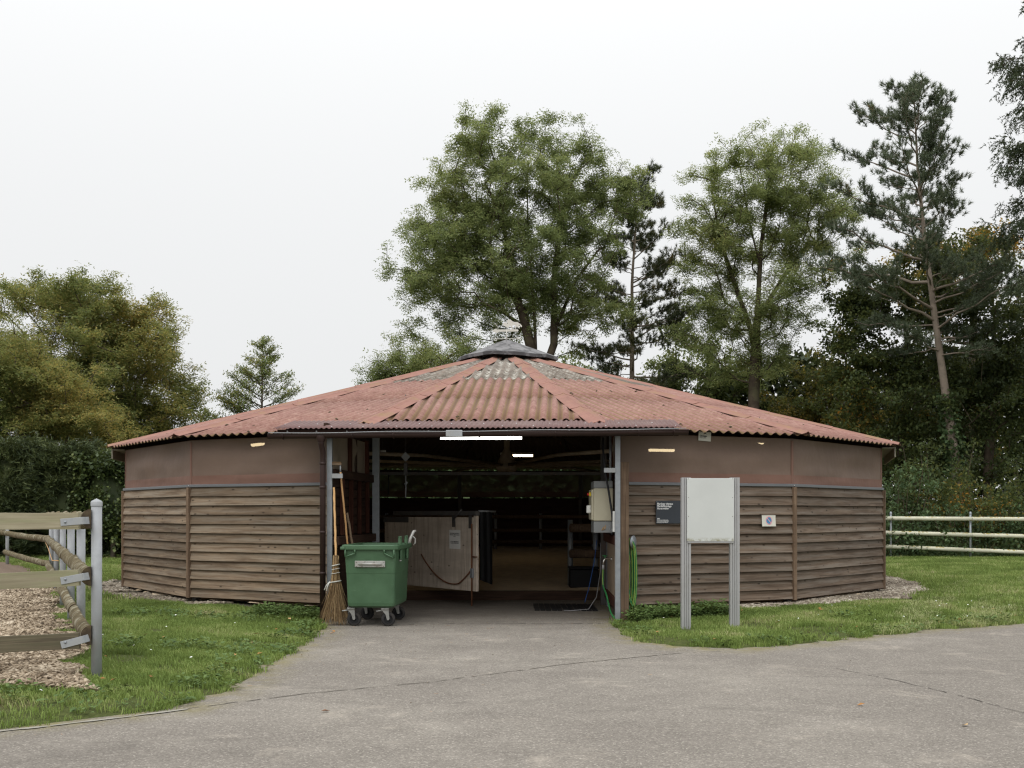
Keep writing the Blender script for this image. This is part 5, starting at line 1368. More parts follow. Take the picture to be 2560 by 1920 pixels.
for k, s in enumerate(('Institut suisse de médecine équine', 'Schweizer Institut für Pferdemedizin', 'Istituto svizzero di medicina equina', 'Swiss Institute of Equine Medicine')):
    text('lettering', s, .0165, M['white_print'], Matrix.Translation((.018, -.014, .051 - k * .0135)) @ TXT, sg, bold=.0003, sx=.86)

def curled(w, h, name, mat, root, amp):
    mb = MB(); nx, nz = 8, 6; vs = []
    for a in range(nz + 1):
        for b in range(nx + 1):
            u, v = b / nx, a / nz
            vs.append((w * u, -amp * (math.sin(PI * u * 1.6 + .3) * .35 + (1 - v) ** 2 * .6) - .001, h * v))
    q = [(a * (nx + 1) + b, a * (nx + 1) + b + 1, (a + 1) * (nx + 1) + b + 1, (a + 1) * (nx + 1) + b) for a in range(nz) for b in range(nx)]
    mb.add(vs, q, True); n0 = len(vs); mb.add([(x, y + .0012, z) for x, y, z in vs], [f[::-1] for f in q], True)
    return mb.build(name, mat, root)
def surf_y(u, v, amp): return -amp * (math.sin(PI * u * 1.6 + .3) * .35 + (1 - v) ** 2 * .6) - .001
p0 = on_facet(M1, 1905, 1316, .09); p1 = on_facet(M1, 1940, 1288, .09)
npk = empty('parking_notice'); npk.matrix_world = M1 @ Matrix.Translation((p0.x, -.082, p0.z)); tag(npk, 'curled white paper with faded blue no-parking roundel on the right wall', 'notice')
wP, hP, aP = p1.x - p0.x, p1.z - p0.z, .022
curled(wP, hP, 'paper_sheet', M['paper'], npk, aP)
def disc(r0, r1, name, mat, z_off, cx_=.5, cz_=.52):
    mb = MB(); n = 28; vs = []
    for r in (r0, r1):
        for k in range(n):
            x = wP * cx_ + r * math.cos(2 * PI * k / n); z = hP * cz_ + r * math.sin(2 * PI * k / n); vs.append((x, surf_y(x / wP, z / hP, aP) - z_off, z))
    mb.add(vs, [(k, (k + 1) % n, n + (k + 1) % n, n + k) for k in range(n)], True); return mb.build(name, mat, npk)
rP = hP * .38
disc(.001, rP * .80, 'roundel', M['blue_print'], .002); disc(rP * .80, rP, 'roundel_ring', M['pink_print'], .0025)
mb = MB(); vs = []; d = Vector((-.707, 0, .707)); nn = Vector((.707, 0, .707))
for s in range(9):
    for w in (-1, 1):
        q = d * (rP * .9 * (s / 4 - 1)) + nn * (w * rP * .09); x = wP * .5 + q.x; z = hP * .52 + q.z; vs.append((x, surf_y(x / wP, z / hP, aP) - .004, z))
mb.add(vs, [(2 * s, 2 * s + 1, 2 * s + 3, 2 * s + 2) for s in range(8)], True); mb.build('roundel_bar', M['pink_print'], npk)
p0 = on_facet(M1, 1747, 1101, .05); p1 = on_facet(M1, 1778, 1079, .05)
stk = empty('maker_sticker'); stk.matrix_world = M1 @ Matrix.Translation((p0.x, -.034, p0.z)) @ Matrix.Rotation(.05, 4, 'Y'); tag(stk, 'small white printed card fixed high on the right net near the eave', 'card')
wT, hT = p1.x - p0.x, p1.z - p0.z
MB().box((0, -.003, 0), (wT, 0, hT), .0008).build('card', M['paper'], stk)
text('lettering', 'Gallobagger', .040, M['black_print'], Matrix.Translation((.02, -.005, hT * .46)) @ TXT, stk, bold=.001, sx=.72)
text('lettering', 'Reitsportanlagen', .020, M['black_print'], Matrix.Translation((.02, -.005, hT * .30)) @ TXT, stk, sx=.9)
MB().prism([(wT * .38, hT * .76), (wT * .45, hT * .90), (wT * .55, hT * .94), (wT * .60, hT * .82), (wT * .66, hT * .74), (wT * .55, hT * .80)], -.005, -.0035).build('emblem', M['black_print'], stk)

# ------------------------------------------------------------------ left paddock fence
fc = empty('paddock_fence', tuple(FP0)); tag(fc, 'round grey steel posts with half-log rails and planks at the left', 'fence')
def fz(p): return float(gh(np.array(p.x), np.array(p.y)))
posts = [FP0 + FDIR * (s / FDIR.y) for s in (0, 2.6, 5.1, 8.0, 11.2, 14.5)]
posts += [Vector((-14.6, 32.4, 0)), Vector((-18.6, 38.5, 0))]
Lf_ = Matrix.Translation(-FP0)
for q, p in enumerate(posts):
    z0 = fz(p); hgt = 1.70 if q == 0 else 1.56 if q < 6 else 1.5
    po = MB().tube([Lf_ @ Vector((p.x, p.y, z0 - .2)), Lf_ @ Vector((p.x, p.y, hgt))], .048, 18).build('post', M['galv_light'], fc)
    if q == 0:
        MB().lathe([(.052, -.035), (.052, .0), (.046, .012), (0, .036)], 18, Matrix.Translation(Lf_ @ Vector((p.x, p.y, hgt)))).build('post_cap', M['galv_light'], po)
perp = Vector((-FDIR.y, FDIR.x, 0))       # towards the paddock
def half_log(pa, pb, r, seed, name='half_log', round_=False):
    rg = random.Random(seed); n = 10; m = 9; mb = MB(); d = (pb - pa).normalized(); side = Vector((-d.y, d.x, 0)); rings = []
    for s in range(m + 1):
        c = pa.lerp(pb, s / m) + Vector((0, 0, rg.uniform(-.008, .008) - .02 * math.sin(PI * s / m))); rs = r * rg.uniform(.92, 1.06); ring = []
        for k in range(n + 1):
            t = -PI / 2 + PI * k / n; ring.append(c + side * (rs * math.cos(t) * rg.uniform(.96, 1.04)) + Vector((0, 0, rs * math.sin(t))))
        rings.append(ring)
    vs = [Lf_ @ v for rr in rings for v in rr]; N_ = n + 1
    fs = [(s * N_ + k, s * N_ + (k + 1) % N_, (s + 1) * N_ + (k + 1) % N_, (s + 1) * N_ + k) for s in range(m) for k in range(N_)]
    mb.add(vs, fs, False, 0); mb.add(vs[:N_], [list(range(N_))], False, 1); mb.add(vs[-N_:], [list(range(N_))[::-1]], False, 1)
    for i_ in range(len(fs)): mb.sm[i_] = (i_ % N_) != n
    return mb.build(name, [M['log'], M['log_end']], fc)
logs = (1.545, 1.03, .478)
for q in range(len(posts) - 1):
    a, b = posts[q], posts[q + 1]; d = (b - a).normalized(); off = Vector((-d.y, d.x, 0)) * .05
    if q == 0: a = a - d * .05
    for j, z in enumerate(logs if q < 6 else logs[:2]):
        half_log(a + off + Vector((0, 0, z)), b + off + Vector((0, 0, z)), .086 if q < 5 else .075, 10 * q + j)
# planks of the front side, with steel straps
pxr = U(202, 0, 10.15).x
for (yt, yb, ytl, ybl, mt, sk) in ((1282, 1323, 1282, 1324, 'plank', 0), (1424, 1464, 1432, 1474, 'plank', .01), (1581, 1621, 1591, 1634, 'plank_dark', .02)):
    zr1_, zr0_ = U(0, yt, 10.12).z, U(0, yb, 10.12).z; zl = U(0, (ytl + ybl) / 2, 10.12).z; zr = (zr1_ + zr0_) / 2
    tilt = math.atan2(zr - zl, U(202, 0, 10.12).x - U(0, 0, 10.12).x); hh = (zr1_ - zr0_) / 2
    rb = random.Random(yt); mb = MB(); ns = 8; Lp = 2.6; vs = []
    for s in range(ns + 1):
        x = -Lp * (1 - s / ns); e0, e1 = rb.uniform(-.004, .004), rb.uniform(-.004, .004); vs += [(x, -.025, -hh + e0), (x, .025, -hh + e0), (x, .025, hh + e1), (x, -.025, hh + e1)]
    mb.add(vs, [(4 * s + k, 4 * s + (k + 1) % 4, 4 * s + 4 + (k + 1) % 4, 4 * s + 4 + k) for s in range(ns) for k in range(4)] + [(3, 2, 1, 0), tuple(4 * ns + k for k in range(4))])
    Mp = Lf_ @ Matrix.Translation((pxr, 10.12, zr)) @ Matrix.Rotation(-tilt, 4, 'Y')
    pk = mb.build('plank', M[mt], fc, Mp)
    st = MB().box((-.16, -.034, -.033), (.045, -.027, .033), .002, Matrix.Rotation(-.08 - sk * 6, 4, 'Y')); st.box((.040, -.034, -.033), (.048, .12, .033), .002, Matrix.Rotation(-.08 - sk * 6, 4, 'Y'))
    st.build('strap', M['galv_light'], pk)
    MB().lathe([(0, .010), (.010, .008), (.012, 0)], 10, Matrix.Translation((-.115, -.036, -.008)) @ Matrix.Rotation(PI / 2, 4, 'X')).build('bolt', M['galv'], pk)
wpts = [posts[5] + perp * .12 + Vector((0, 0, .95)), posts[4] + perp * .14 + Vector((0, 0, .92)), posts[3] + perp * .16 + Vector((0, 0, .83)), posts[2] + perp * .16 + Vector((0, 0, .95))]
wi = MB().tube([Lf_ @ p for p in wpts], .008, 6).build('fence_wire', M['bamboo'], fc)

# ------------------------------------------------------------------ right lawn fence
rf = empty('lawn_fence', (12.4, 36.9, .1)); tag(rf, 'fence of three lichened cream rails on thin grey posts behind the right lawn', 'fence')
rp = []
for x in (1830, 2030, 2227, 2426, 2640, 2860):
    Zf = 37.2 - (x - 2227) * .0009; rp.append(Vector(((x - 1280) / F * Zf, Zf, 0)))
off = Vector((12.4, 36.9, .1))
for p in rp:
    z0 = fz(p); po = MB().tube([p + Vector((0, 0, z0 - .2)) - off, p + Vector((0, 0, 1.60)) - off], .035, 12).build('post', M['galv'], rf)
    MB().lathe([(.042, -.03), (.042, .02), (.02, .05), (0, .055)], 12, Matrix.Translation(p + Vector((0, 0, 1.6)) - off)).build('post_cap', M['galv'], po)
for q in range(len(rp) - 1):
    for j, (yl, yr) in enumerate(((1296, 1297), (1332, 1337), (1367, 1375))):
        f0, f1 = (q - 2) , (q - 1)
        za = U(0, yl + (yr - yl) * f0, 37).z; zb_ = U(0, yl + (yr - yl) * f1, 37).z
        MB().tube([Vector((rp[q].x + .01, rp[q].y - .09, za)) - off, Vector((rp[q + 1].x - .01, rp[q + 1].y - .09, zb_)) - off], .068, 14).build('rail', M['rail'], rf)
# ------------------------------------------------------------------ trees
def unit(v): return v / np.maximum(np.linalg.norm(v, axis=-1, keepdims=True), 1e-9)

def quads_mesh(name, Q, mat, parent, k=4):
    Q = np.asarray(Q, np.float32); n = len(Q); V = Q.reshape(-1, 3)
    return mesh_np(name, V, [np.arange(n * k).reshape(n, k)], mat, parent)

def leaf_quads(P, size, rng, droop=0.3, aspect=.42, out=None):
    """rhombic leaves at points P"""
    n = len(P); d = unit(rng.normal(size=(n, 3)) + (out if out is not None else 0)); d[:, 2] -= droop; d = unit(d)
    up = unit(rng.normal(size=(n, 3)) * .7 + np.array([0, 0, 1.0])); w = unit(np.cross(d, up)); s = size * rng.uniform(.65, 1.3, n)[:, None]
    fold = np.cross(w, d) * s * .10
    return np.stack([P, P + d * s * .45 + w * s * aspect * .5 + fold, P + d * s, P + d * s * .5 - w * s * aspect * .5 + fold], 1)

def pinnate(P, size, rng, droop=.35, pairs=3):
    """compound leaves: pairs of leaflets along a stalk, returned as quads"""
    n = len(P); d = unit(rng.normal(size=(n, 3)) * np.array([1, 1, .5])); d[:, 2] -= droop; d = unit(d)
    up = unit(rng.normal(size=(n, 3)) * .4 + np.array([0, 0, 1.0])); w = unit(np.cross(d, up)); nn = np.cross(w, d); s = size * rng.uniform(.7, 1.25, n)[:, None]; out = []
    for k in range(pairs):
        b = P + d * s * (.25 + .6 * k / max(1, pairs - 1))
        for sg in (-1, 1):
            ld = unit(d * .75 + w * sg + nn * rng.uniform(-.35, .15, n)[:, None]); l = s * .46; lw = unit(np.cross(ld, nn)) * l * .19
            out.append(np.stack([b, b + ld * l * .5 + lw, b + ld * l, b + ld * l * .5 - lw], 1))
    return np.concatenate(out)

def needles(P, A, rng, n=26, length=.16, w=.016, spread=.85):
    """tufts of needles at P pointing along A -> triangles"""
    m = len(P); A = unit(A); R = unit(rng.normal(size=(m, n, 3))); D = unit(A[:, None] * (1 - spread * .5) + R * spread); L_ = length * rng.uniform(.7, 1.2, (m, n, 1))
    S = unit(np.cross(D, rng.normal(size=(m, n, 3)))) * w * .5; B = np.broadcast_to(P[:, None], D.shape) + A[:, None] * (rng.uniform(-.5, .5, (m, n, 1)) * length * .9)
    return np.stack([B - S, B + S, B + D * L_], 2).reshape(-1, 3, 3)

def in_ellipsoids(E, n, rng, shell=.55):
    E = np.array(E, float); vol = (E[:, 3] * E[:, 4] * E[:, 5]) ** .72; pick = rng.choice(len(E), n, p=vol / vol.sum()); e = E[pick]
    d = unit(rng.normal(size=(n, 3))); r = rng.uniform(size=(n, 1)) ** shell
    return e[:, :3] + d * r * e[:, 3:6]

def grow(trunk, targets, rng, seg=.7, kpath=.30, pen=.9, bow=.05, forks=()):
    tr = np.array(trunk, float); pos = []; par = []; path = []
    for i in range(len(tr) - 1):
        m = max(1, int(np.linalg.norm(tr[i + 1] - tr[i]) / .6))
        for s in range(m): pos.append(tr[i] + (tr[i + 1] - tr[i]) * s / m)
    pos.append(tr[-1]); n0 = len(pos); cap = n0 + len(targets) * 12 + 400
    Pn = np.zeros((cap, 3)); Pn[:n0] = pos; pa = np.full(cap, -1); pa[1:n0] = np.arange(n0 - 1)
    pl_ = np.zeros(cap); pl_[1:n0] = np.cumsum(np.linalg.norm(np.diff(Pn[:n0], axis=0), axis=1)); n = n0
    for fk in forks:                                   # main stems leaving the trunk
        fk = np.array(fk, float); prev = int(np.argmin(np.linalg.norm(Pn[:n] - fk[0], axis=1)))
        for i in range(len(fk) - 1):
            m = max(1, int(np.linalg.norm(fk[i + 1] - fk[i]) / .6))
            for s in range(1, m + 1):
                Pn[n] = fk[i] + (fk[i + 1] - fk[i]) * s / m; pa[n] = prev; pl_[n] = pl_[prev] + .6; prev = n; n += 1
    n0 = n
    d0 = np.array([np.linalg.norm(Pn[:n0] - t, axis=1).min() for t in targets]); order = np.argsort(d0); tip = np.zeros(len(targets), int)
    minz = Pn[0, 2] + (Pn[:n0, 2].max() - Pn[0, 2]) * .18
    for ti in order:
        t = targets[ti]; dv = t - Pn[:n]; d = np.linalg.norm(dv, axis=1)
        cost = d + kpath * pl_[:n] * .35 + pen * np.maximum(0, .35 * d - dv[:, 2]) + np.where(Pn[:n, 2] < minz, 50, 0)
        i = int(np.argmin(cost)); m = min(10, max(1, int(d[i] / seg))); p0 = Pn[i].copy(); prev = i
        side = rng.normal(size=3) * .06 * d[i]
        for s in range(1, m + 1):
            u = s / m; b = math.sin(PI * u); q = p0 + (t - p0) * u + side * b + np.array([0, 0, -bow * d[i] * b])
            Pn[n] = q; pa[n] = prev; pl_[n] = pl_[prev] + np.linalg.norm(q - Pn[prev]); prev = n; n += 1
        tip[ti] = prev
    return Pn[:n], pa[:n], tip, n0

def pipe_radii(pa, n, tipr=.012, p=2.35):
    acc = np.zeros(n); ch = np.zeros(n, int)
    for i in range(n - 1, -1, -1):
        if ch[i] == 0: acc[i] = tipr ** p
        if pa[i] >= 0: acc[pa[i]] += acc[i]; ch[pa[i]] += 1
    return acc ** (1 / p)

def limbs_mesh(name, P, pa, R, mat, parent, sides=6, rmin=0.0, keep=None):
    idx = np.where((pa >= 0) & (R >= rmin))[0]
    if keep is not None: idx = idx[keep[idx]]
    if len(idx) == 0: return None
    A = P[pa[idx]]; B = P[idx]; ra = np.minimum(R[pa[idx]], R[idx] * 1.35); rb = R[idx]
    d = unit(B - A); ref = np.where(np.abs(d[:, 2:3]) < .9, np.array([[0, 0, 1.0]]), np.array([[1.0, 0, 0]])); a = unit(np.cross(d, ref)); b = np.cross(d, a)
    t = 2 * PI * np.arange(sides) / sides; c, s = np.cos(t), np.sin(t)
    ring = a[:, None] * c[None, :, None] + b[:, None] * s[None, :, None]
    V = np.concatenate([A[:, None] + ring * ra[:, None, None], (B + d * rb[:, None] * .3)[:, None] + ring * rb[:, None, None]], 1).reshape(-1, 3)
    base = np.arange(len(idx))[:, None] * 2 * sides; k = np.arange(sides)
    Fq = np.stack([base + k, base + (k + 1) % sides, base + sides + (k + 1) % sides, base + sides + k], 2).reshape(-1, 4)
    return mesh_np(name, V, [Fq], mat, parent, True)

def crown_tree(name, label, cat, base, trunk, E, ntar, nleaf, leaf_fn, leafmat, seed, barkmat='bark', sigma=.5, clump=None, r_trunk=None, shell=.5, group=None, tipr=.009, sparse=1.0, pen=.9, forks=()):
    rng = np.random.default_rng(seed); base = np.array(base, float)
    root = empty(name, tuple(base)); tag(root, label, cat, group)
    def ball(m): return unit(rng.normal(size=(m, 3))) * rng.uniform(size=(m, 1)) ** (1 / 2.6)
    C0 = in_ellipsoids(E, max(12, int(ntar / 4.2)), rng, shell)
    rc = rng.uniform(.55, 1.35, len(C0))[:, None] * np.array([[1, 1, .62]]) * (.7 + sigma)
    T = np.concatenate([C0 + ball(len(C0)) * rc for _ in range(4)])
    T = T[T[:, 2] > .4]
    P, pa, tip, n0 = grow(trunk, T, rng, pen=pen, forks=forks)
    R = pipe_radii(pa, len(P), tipr)
    if r_trunk: R = R * (r_trunk / R[0]) ** np.clip((R / R[0]) ** .5, 0, 1)
    istr = np.zeros(len(P), bool); istr[:n0] = True
    limbs_mesh('trunk', P, pa, R, M[barkmat], root, 10, 0, istr)
    limbs_mesh('limbs', P, pa, R, M[barkmat], root, 5, 0, ~istr)
    per = max(1, int(nleaf / len(T))); cnt = rng.poisson(per * rng.uniform(.45, 1.6, len(T)) * sparse)
    C = np.repeat(T, cnt, 0); sg = np.repeat(rng.uniform(.65, 1.25, len(T)), cnt)[:, None]
    LP = C + ball(len(C)) * np.array([1.15, 1.15, .75]) * sigma * sg
    # a share of leaves sits on the shoots leading to each clump
    k = rng.uniform(size=len(LP)) < .22; par = P[pa[np.repeat(tip, cnt)[k]]]; u = rng.uniform(size=(k.sum(), 1)); LP[k] = par * u + C[k] * (1 - u) + rng.normal(size=(k.sum(), 3)) * .08
    quads_mesh('crown', leaf_fn(LP - 0, rng), M[leafmat], root)
    for o in root.children: o.matrix_local = Matrix.Translation(-Vector(base))
    return root

def XZ(x, y, Z): v = U(x, y, Z); return (v.x, v.y, v.z)
def ell(x, y, Z, rx_px, ry_px, depth=.9):
    v = U(x, y, Z); s = Z / F; return (v.x, v.y, v.z, rx_px * s, rx_px * s * depth, ry_px * s)

# big ash behind the roof
Z1 = 50.0
b = (U(1345, 1283, Z1).x, Z1, 0)
crown_tree('ash_tree', 'tall broad green ash tree rising behind the roof top', 'tree', b,
    [b, (b[0], Z1, 3.0), XZ(1340, 900, Z1), XZ(1335, 760, Z1), XZ(1320, 600, Z1), XZ(1318, 420, Z1)],
    [ell(1190, 620, Z1, 190, 190), ell(1320, 440, Z1, 230, 150), ell(1290, 680, Z1, 280, 180), ell(1470, 520, Z1, 130, 140), ell(1070, 730, Z1, 105, 90), ell(1470, 740, Z1, 120, 120), ell(1160, 440, Z1, 110, 120), ell(1090, 860, Z1, 110, 50), ell(1400, 350, Z1, 110, 70), ell(1230, 345, Z1, 110, 70), ell(1110, 580, Z1, 90, 110), ell(1540, 470, Z1, 70, 80)],
    1300, 70000, lambda p, r: pinnate(p, .248, r, .45, 2), 'ash_leaf', 101, sigma=.36, r_trunk=.34, shell=.45,
    forks=[[XZ(1340, 930, Z1), XZ(1325, 860, Z1), XZ(1285, 700, Z1), XZ(1262, 580, Z1), XZ(1225, 480, Z1)], [XZ(1342, 980, Z1), XZ(1385, 860, Z1), XZ(1385, 700, Z1), XZ(1400, 560, Z1), XZ(1435, 440, Z1)], [XZ(1385, 830, Z1), XZ(1440, 700, Z1), XZ(1500, 620, Z1)], [XZ(1300, 760, Z1), XZ(1230, 640, Z1), XZ(1150, 580, Z1)]])
# ash on the right
Z2 = 50.0; b = (U(1884, 1283, Z2).x, Z2, 0)
crown_tree('ash_tree', 'slender light green ash tree with open crown right of the roof', 'tree', b,
    [b, XZ(1884, 1000, Z2), XZ(1893, 800, Z2), XZ(1902, 620, Z2), XZ(1925, 450, Z2), XZ(1935, 340, Z2)],
    [ell(1890, 520, Z2, 190, 180), ell(1960, 420, Z2, 120, 110), ell(1800, 620, Z2, 130, 160), ell(2030, 600, Z2, 120, 140), ell(1880, 760, Z2, 220, 130), ell(1780, 450, Z2, 70, 70), ell(1820, 900, Z2, 120, 100), ell(1975, 320, Z2, 30, 45), ell(2090, 480, Z2, 45, 55)],
    980, 48000, lambda p, r: pinnate(p, .23, r, .35, 2), 'ash_leaf_light', 102, sigma=.36, r_trunk=.25, shell=.5,
    forks=[[XZ(1890, 860, Z2), XZ(1840, 720, Z2), XZ(1800, 600, Z2), XZ(1780, 480, Z2)], [XZ(1893, 800, Z2), XZ(1960, 690, Z2), XZ(2020, 610, Z2)], [XZ(1898, 660, Z2), XZ(1870, 540, Z2), XZ(1850, 420, Z2)]])
# walnuts at the left
Z3 = 52.0; b = (U(290, 1283, Z3).x, Z3, 0)
crown_tree('walnut_tree', 'large round walnut tree turning yellow above the left hedge', 'tree', b,
    [b, XZ(292, 1080, Z3), XZ(300, 950, Z3), XZ(300, 840, Z3)],
    [ell(140, 920, Z3, 330, 230), ell(320, 900, Z3, 150, 170), ell(410, 1000, Z3, 90, 120), ell(150, 740, Z3, 140, 65), ell(290, 810, Z3, 140, 110), ell(260, 1040, Z3, 200, 90)],
    1500, 58000, lambda p, r: pinnate(p, .315, r, .3, 2), 'walnut_leaf', 103, sigma=.40, r_trunk=.36)
Z3b = 44.0; b = (U(60, 1283, Z3b).x, Z3b, 0)
crown_tree('walnut_tree', 'yellow-green walnut tree at the left picture edge', 'tree', b,
    [b, XZ(60, 1100, Z3b), XZ(55, 980, Z3b)],
    [ell(40, 920, Z3b, 120, 120), ell(90, 980, Z3b, 150, 120), ell(30, 1040, Z3b, 160, 80), ell(220, 1060, Z3b, 110, 65)],
    560, 26000, lambda p, r: pinnate(p, .25, r, .3, 2), 'walnut_leaf', 104, sigma=.38, r_trunk=.24)
# tree behind the left roof slope
Z4 = 47.0; b = (U(1060, 1283, Z4).x, Z4, 0)
crown_tree('ash_tree', 'young green tree just left of the roof top', 'tree', b, [b, XZ(1060, 1000, Z4), XZ(1062, 920, Z4)],
    [ell(1060, 930, Z4, 100, 60), ell(970, 945, Z4, 40, 45), ell(1150, 900, Z4, 70, 50)], 190, 8500, lambda p, r: pinnate(p, .22, r, .35, 2), 'ash_leaf', 105, sigma=.34, r_trunk=.12)

# background woodland right of the roof: separate trees
def beech(x, Z, E, seed, nleaf, label, mat='beech_leaf', ntar=300, size=.17, rt=.2, name='beech_tree'):
    size *= .9; nleaf = int(nleaf * 1.25)
    b = (U(x, HOR, Z).x, Z, 0); zt = max(e[2] + e[5] * .3 for e in E)
    return crown_tree(name, label, 'tree', b, [b, (b[0], Z, zt * .3), (b[0] + .3, Z, zt * .65), (b[0] + .2, Z, zt * .9)], E, ntar, nleaf,
        lambda p, r: leaf_quads(p, size, r, .25, .62), mat, seed, sigma=.45, r_trunk=rt, shell=.40, group='woodland trees at the right')
beech(2250, 47, [ell(2190, 830, 47, 110, 150), ell(2180, 690, 47, 75, 95), ell(2110, 900, 47, 70, 120), ell(2120, 790, 47, 60, 90), ell(2300, 720, 47, 130, 120), ell(2200, 1010, 47, 170, 140), ell(2330, 900, 47, 150, 150), ell(2300, 1120, 47, 200, 120)], 201, 38000, 'dark autumn beech directly behind the leaning pine', ntar=520)
beech(2470, 45, [ell(2440, 700, 45, 100, 120), ell(2500, 860, 45, 130, 170), ell(2450, 1040, 45, 150, 150), ell(2560, 980, 45, 130, 200), ell(2560, 760, 45, 100, 120)], 202, 28000, 'dark beech at the right picture edge beside the spruce', ntar=400)
beech(2080, 53, [ell(2060, 930, 53, 75, 90), ell(2090, 1060, 53, 130, 100), ell(1990, 1030, 53, 90, 80)], 203, 13000, 'small golden beech between the right ash and the pine', 'beech_gold', ntar=180)
beech(2420, 55, [ell(2400, 640, 55, 90, 65), ell(2350, 720, 55, 130, 90), ell(2480, 610, 55, 70, 70), ell(2250, 640, 55, 70, 60)], 204, 12000, 'golden tree top showing above the dark beech', 'beech_gold', ntar=160)
beech(1760, 56, [ell(1760, 940, 56, 120, 110), ell(1860, 1000, 56, 110, 80), ell(1690, 870, 56, 60, 100), ell(1650, 980, 56, 70, 60)], 205, 13000, 'dark green tree low behind the right ash', 'ash_leaf', ntar=260, size=.18)
beech(1500, 58, [ell(1520, 960, 58, 80, 50), ell(1430, 940, 58, 50, 40)], 206, 3000, 'low green tree seen between roof and pine trunk', 'ash_leaf', ntar=90, size=.18, rt=.1)

# layered conifers
def layered(name, label, base, trunk, t0, t1, nb, len_fn, rise_fn, curl, fol, seed, barkmat, needlemat, r0, az_w=None, subs=5, cat='tree', droop_sub=0.0):
    rng = np.random.default_rng(seed); base = np.array(base, float); root = empty(name, tuple(base)); tag(root, label, cat)
    tr = np.array(trunk, float); seglen = np.linalg.norm(np.diff(tr, axis=0), axis=1); cum = np.concatenate([[0], np.cumsum(seglen)]); Lt = cum[-1]
    def at(u): return np.array([np.interp(u * Lt, cum, tr[:, k]) for k in range(3)])
    m = 24; TP = np.array([at(u) for u in np.linspace(0, 1, m + 1)]); TR = r0 * (1 - .93 * np.linspace(0, 1, m + 1) ** .9)
    mbv = []; pa = np.arange(-1, m); limbs_mesh('trunk', TP, pa, TR, M[barkmat], root, 12)
    BP = []; BPa = []; BR = []; FP = []; FA = []
    def add(pts, r_a, r_b):
        k0 = len(BP)
        for i, p in enumerate(pts): BP.append(p); BPa.append(-1 if i == 0 else k0 + i - 1); BR.append(r_a + (r_b - r_a) * i / (len(pts) - 1))
    for q in range(nb):
        u = t0 + (t1 - t0) * ((q + rng.uniform(0, .8)) / nb); rel = (u - t0) / (t1 - t0); az = rng.uniform(0, 2 * PI) if az_w is None else az_w(rng)
        ln = len_fn(rel, az, rng)
        if ln < .2: continue
        p0 = at(u); el = rise_fn(rel, rng); d = np.array([math.cos(az) * math.cos(el), math.sin(az) * math.cos(el), math.sin(el)]); pts = [p0]; ns = 7
        for s in range(1, ns + 1):
            v = s / ns; p = p0 + d * ln * v + np.array([0, 0, curl(v) * ln]) + rng.normal(size=3) * .03 * ln * .5; pts.append(p)
        rb = min(.075, max(.012, ln * .014)); add(pts, rb, .008)
        for s in range(min(subs, int(ln * 3.5) + 1)):
            v = rng.uniform(.28, 1.0); i = min(ns - 1, int(v * ns)); p = pts[i] + (pts[i + 1] - pts[i]) * (v * ns - i); sd = unit(np.cross(d, [0, 0, 1]))
            sl = ln * .42 * (1.15 - v) * rng.uniform(.6, 1.3) + .25; sdv = unit(d * .8 + sd * rng.choice([-1, 1]) * rng.uniform(.4, 1.0) + np.array([0, 0, rng.uniform(-.1, .35) - droop_sub])); sp = [p, p + sdv * sl * .5 + np.array([0, 0, -.02]), p + sdv * sl + np.array([0, 0, .08 * sl])]
            add(sp, .012, .006)
            for w in np.linspace(.3, 1, max(2, int(sl / .22))): FP.append(p + (sp[2] - p) * w); FA.append(sdv)
        for v in np.linspace(.45, 1, max(2, int(ln * .55 / .22))):
            i = min(ns - 1, int(v * ns)); FP.append(pts[i] + (pts[i + 1] - pts[i]) * (v * ns - i)); FA.append(pts[i + 1] - pts[i])
    FP.append(at(1.0)); FA.append(np.array([0, 0, 1.0])); FP.append(at(.985)); FA.append(np.array([0, 0, 1.0]))
    limbs_mesh('limbs', np.array(BP), np.array(BPa), np.array(BR), M[barkmat], root, 5)
    tri = fol(np.array(FP), unit(np.array(FA)), rng); quads_mesh('crown', tri, M[needlemat], root, tri.shape[1])
    for o in root.children: o.matrix_local = Matrix.Translation(-Vector(base))
    return root
def pine_fol(P, A, rng):
    keep = rng.uniform(size=len(P)) < .85; P = P[keep]; A = A[keep]
    n = 3; Q = np.repeat(P, n, 0) + rng.normal(size=(len(P) * n, 3)) * .10; AA = unit(np.repeat(A, n, 0) * .5 + np.array([0, 0, .75]) + rng.normal(size=(len(P) * n, 3)) * .35)
    return needles(Q, AA, rng, 32, .20, .022, .7)
Zp = 44.0; b = (U(2400, HOR, Zp).x, Zp, 0)
trp = [b, XZ(2392, 1180, Zp), XZ(2366, 1000, Zp), XZ(2345, 850, Zp), XZ(2330, 740, Zp), XZ(2312, 600, Zp), XZ(2294, 420, Zp), XZ(2284, 215, Zp)]
def plen(rel, az, rng):
    e = math.cos(az); base_l = 5.0 * (1 - rel) ** .7 + .45
    base_l *= (1.15 if e < 0 else .85); 
    base_l *= .55 + .45 * min(1, rel / .22)
    return base_l * rng.uniform(.55, 1.1)
pine1 = layered('pine_tree', 'tall leaning pine with bare trunk at the right', b, trp, .41, .995, 62, plen, lambda rel, rng: rng.uniform(-.12, .25) + rel * .55, lambda v: .10 * v * v, pine_fol, 301, 'bark_pine', 'pine_needle', .24)
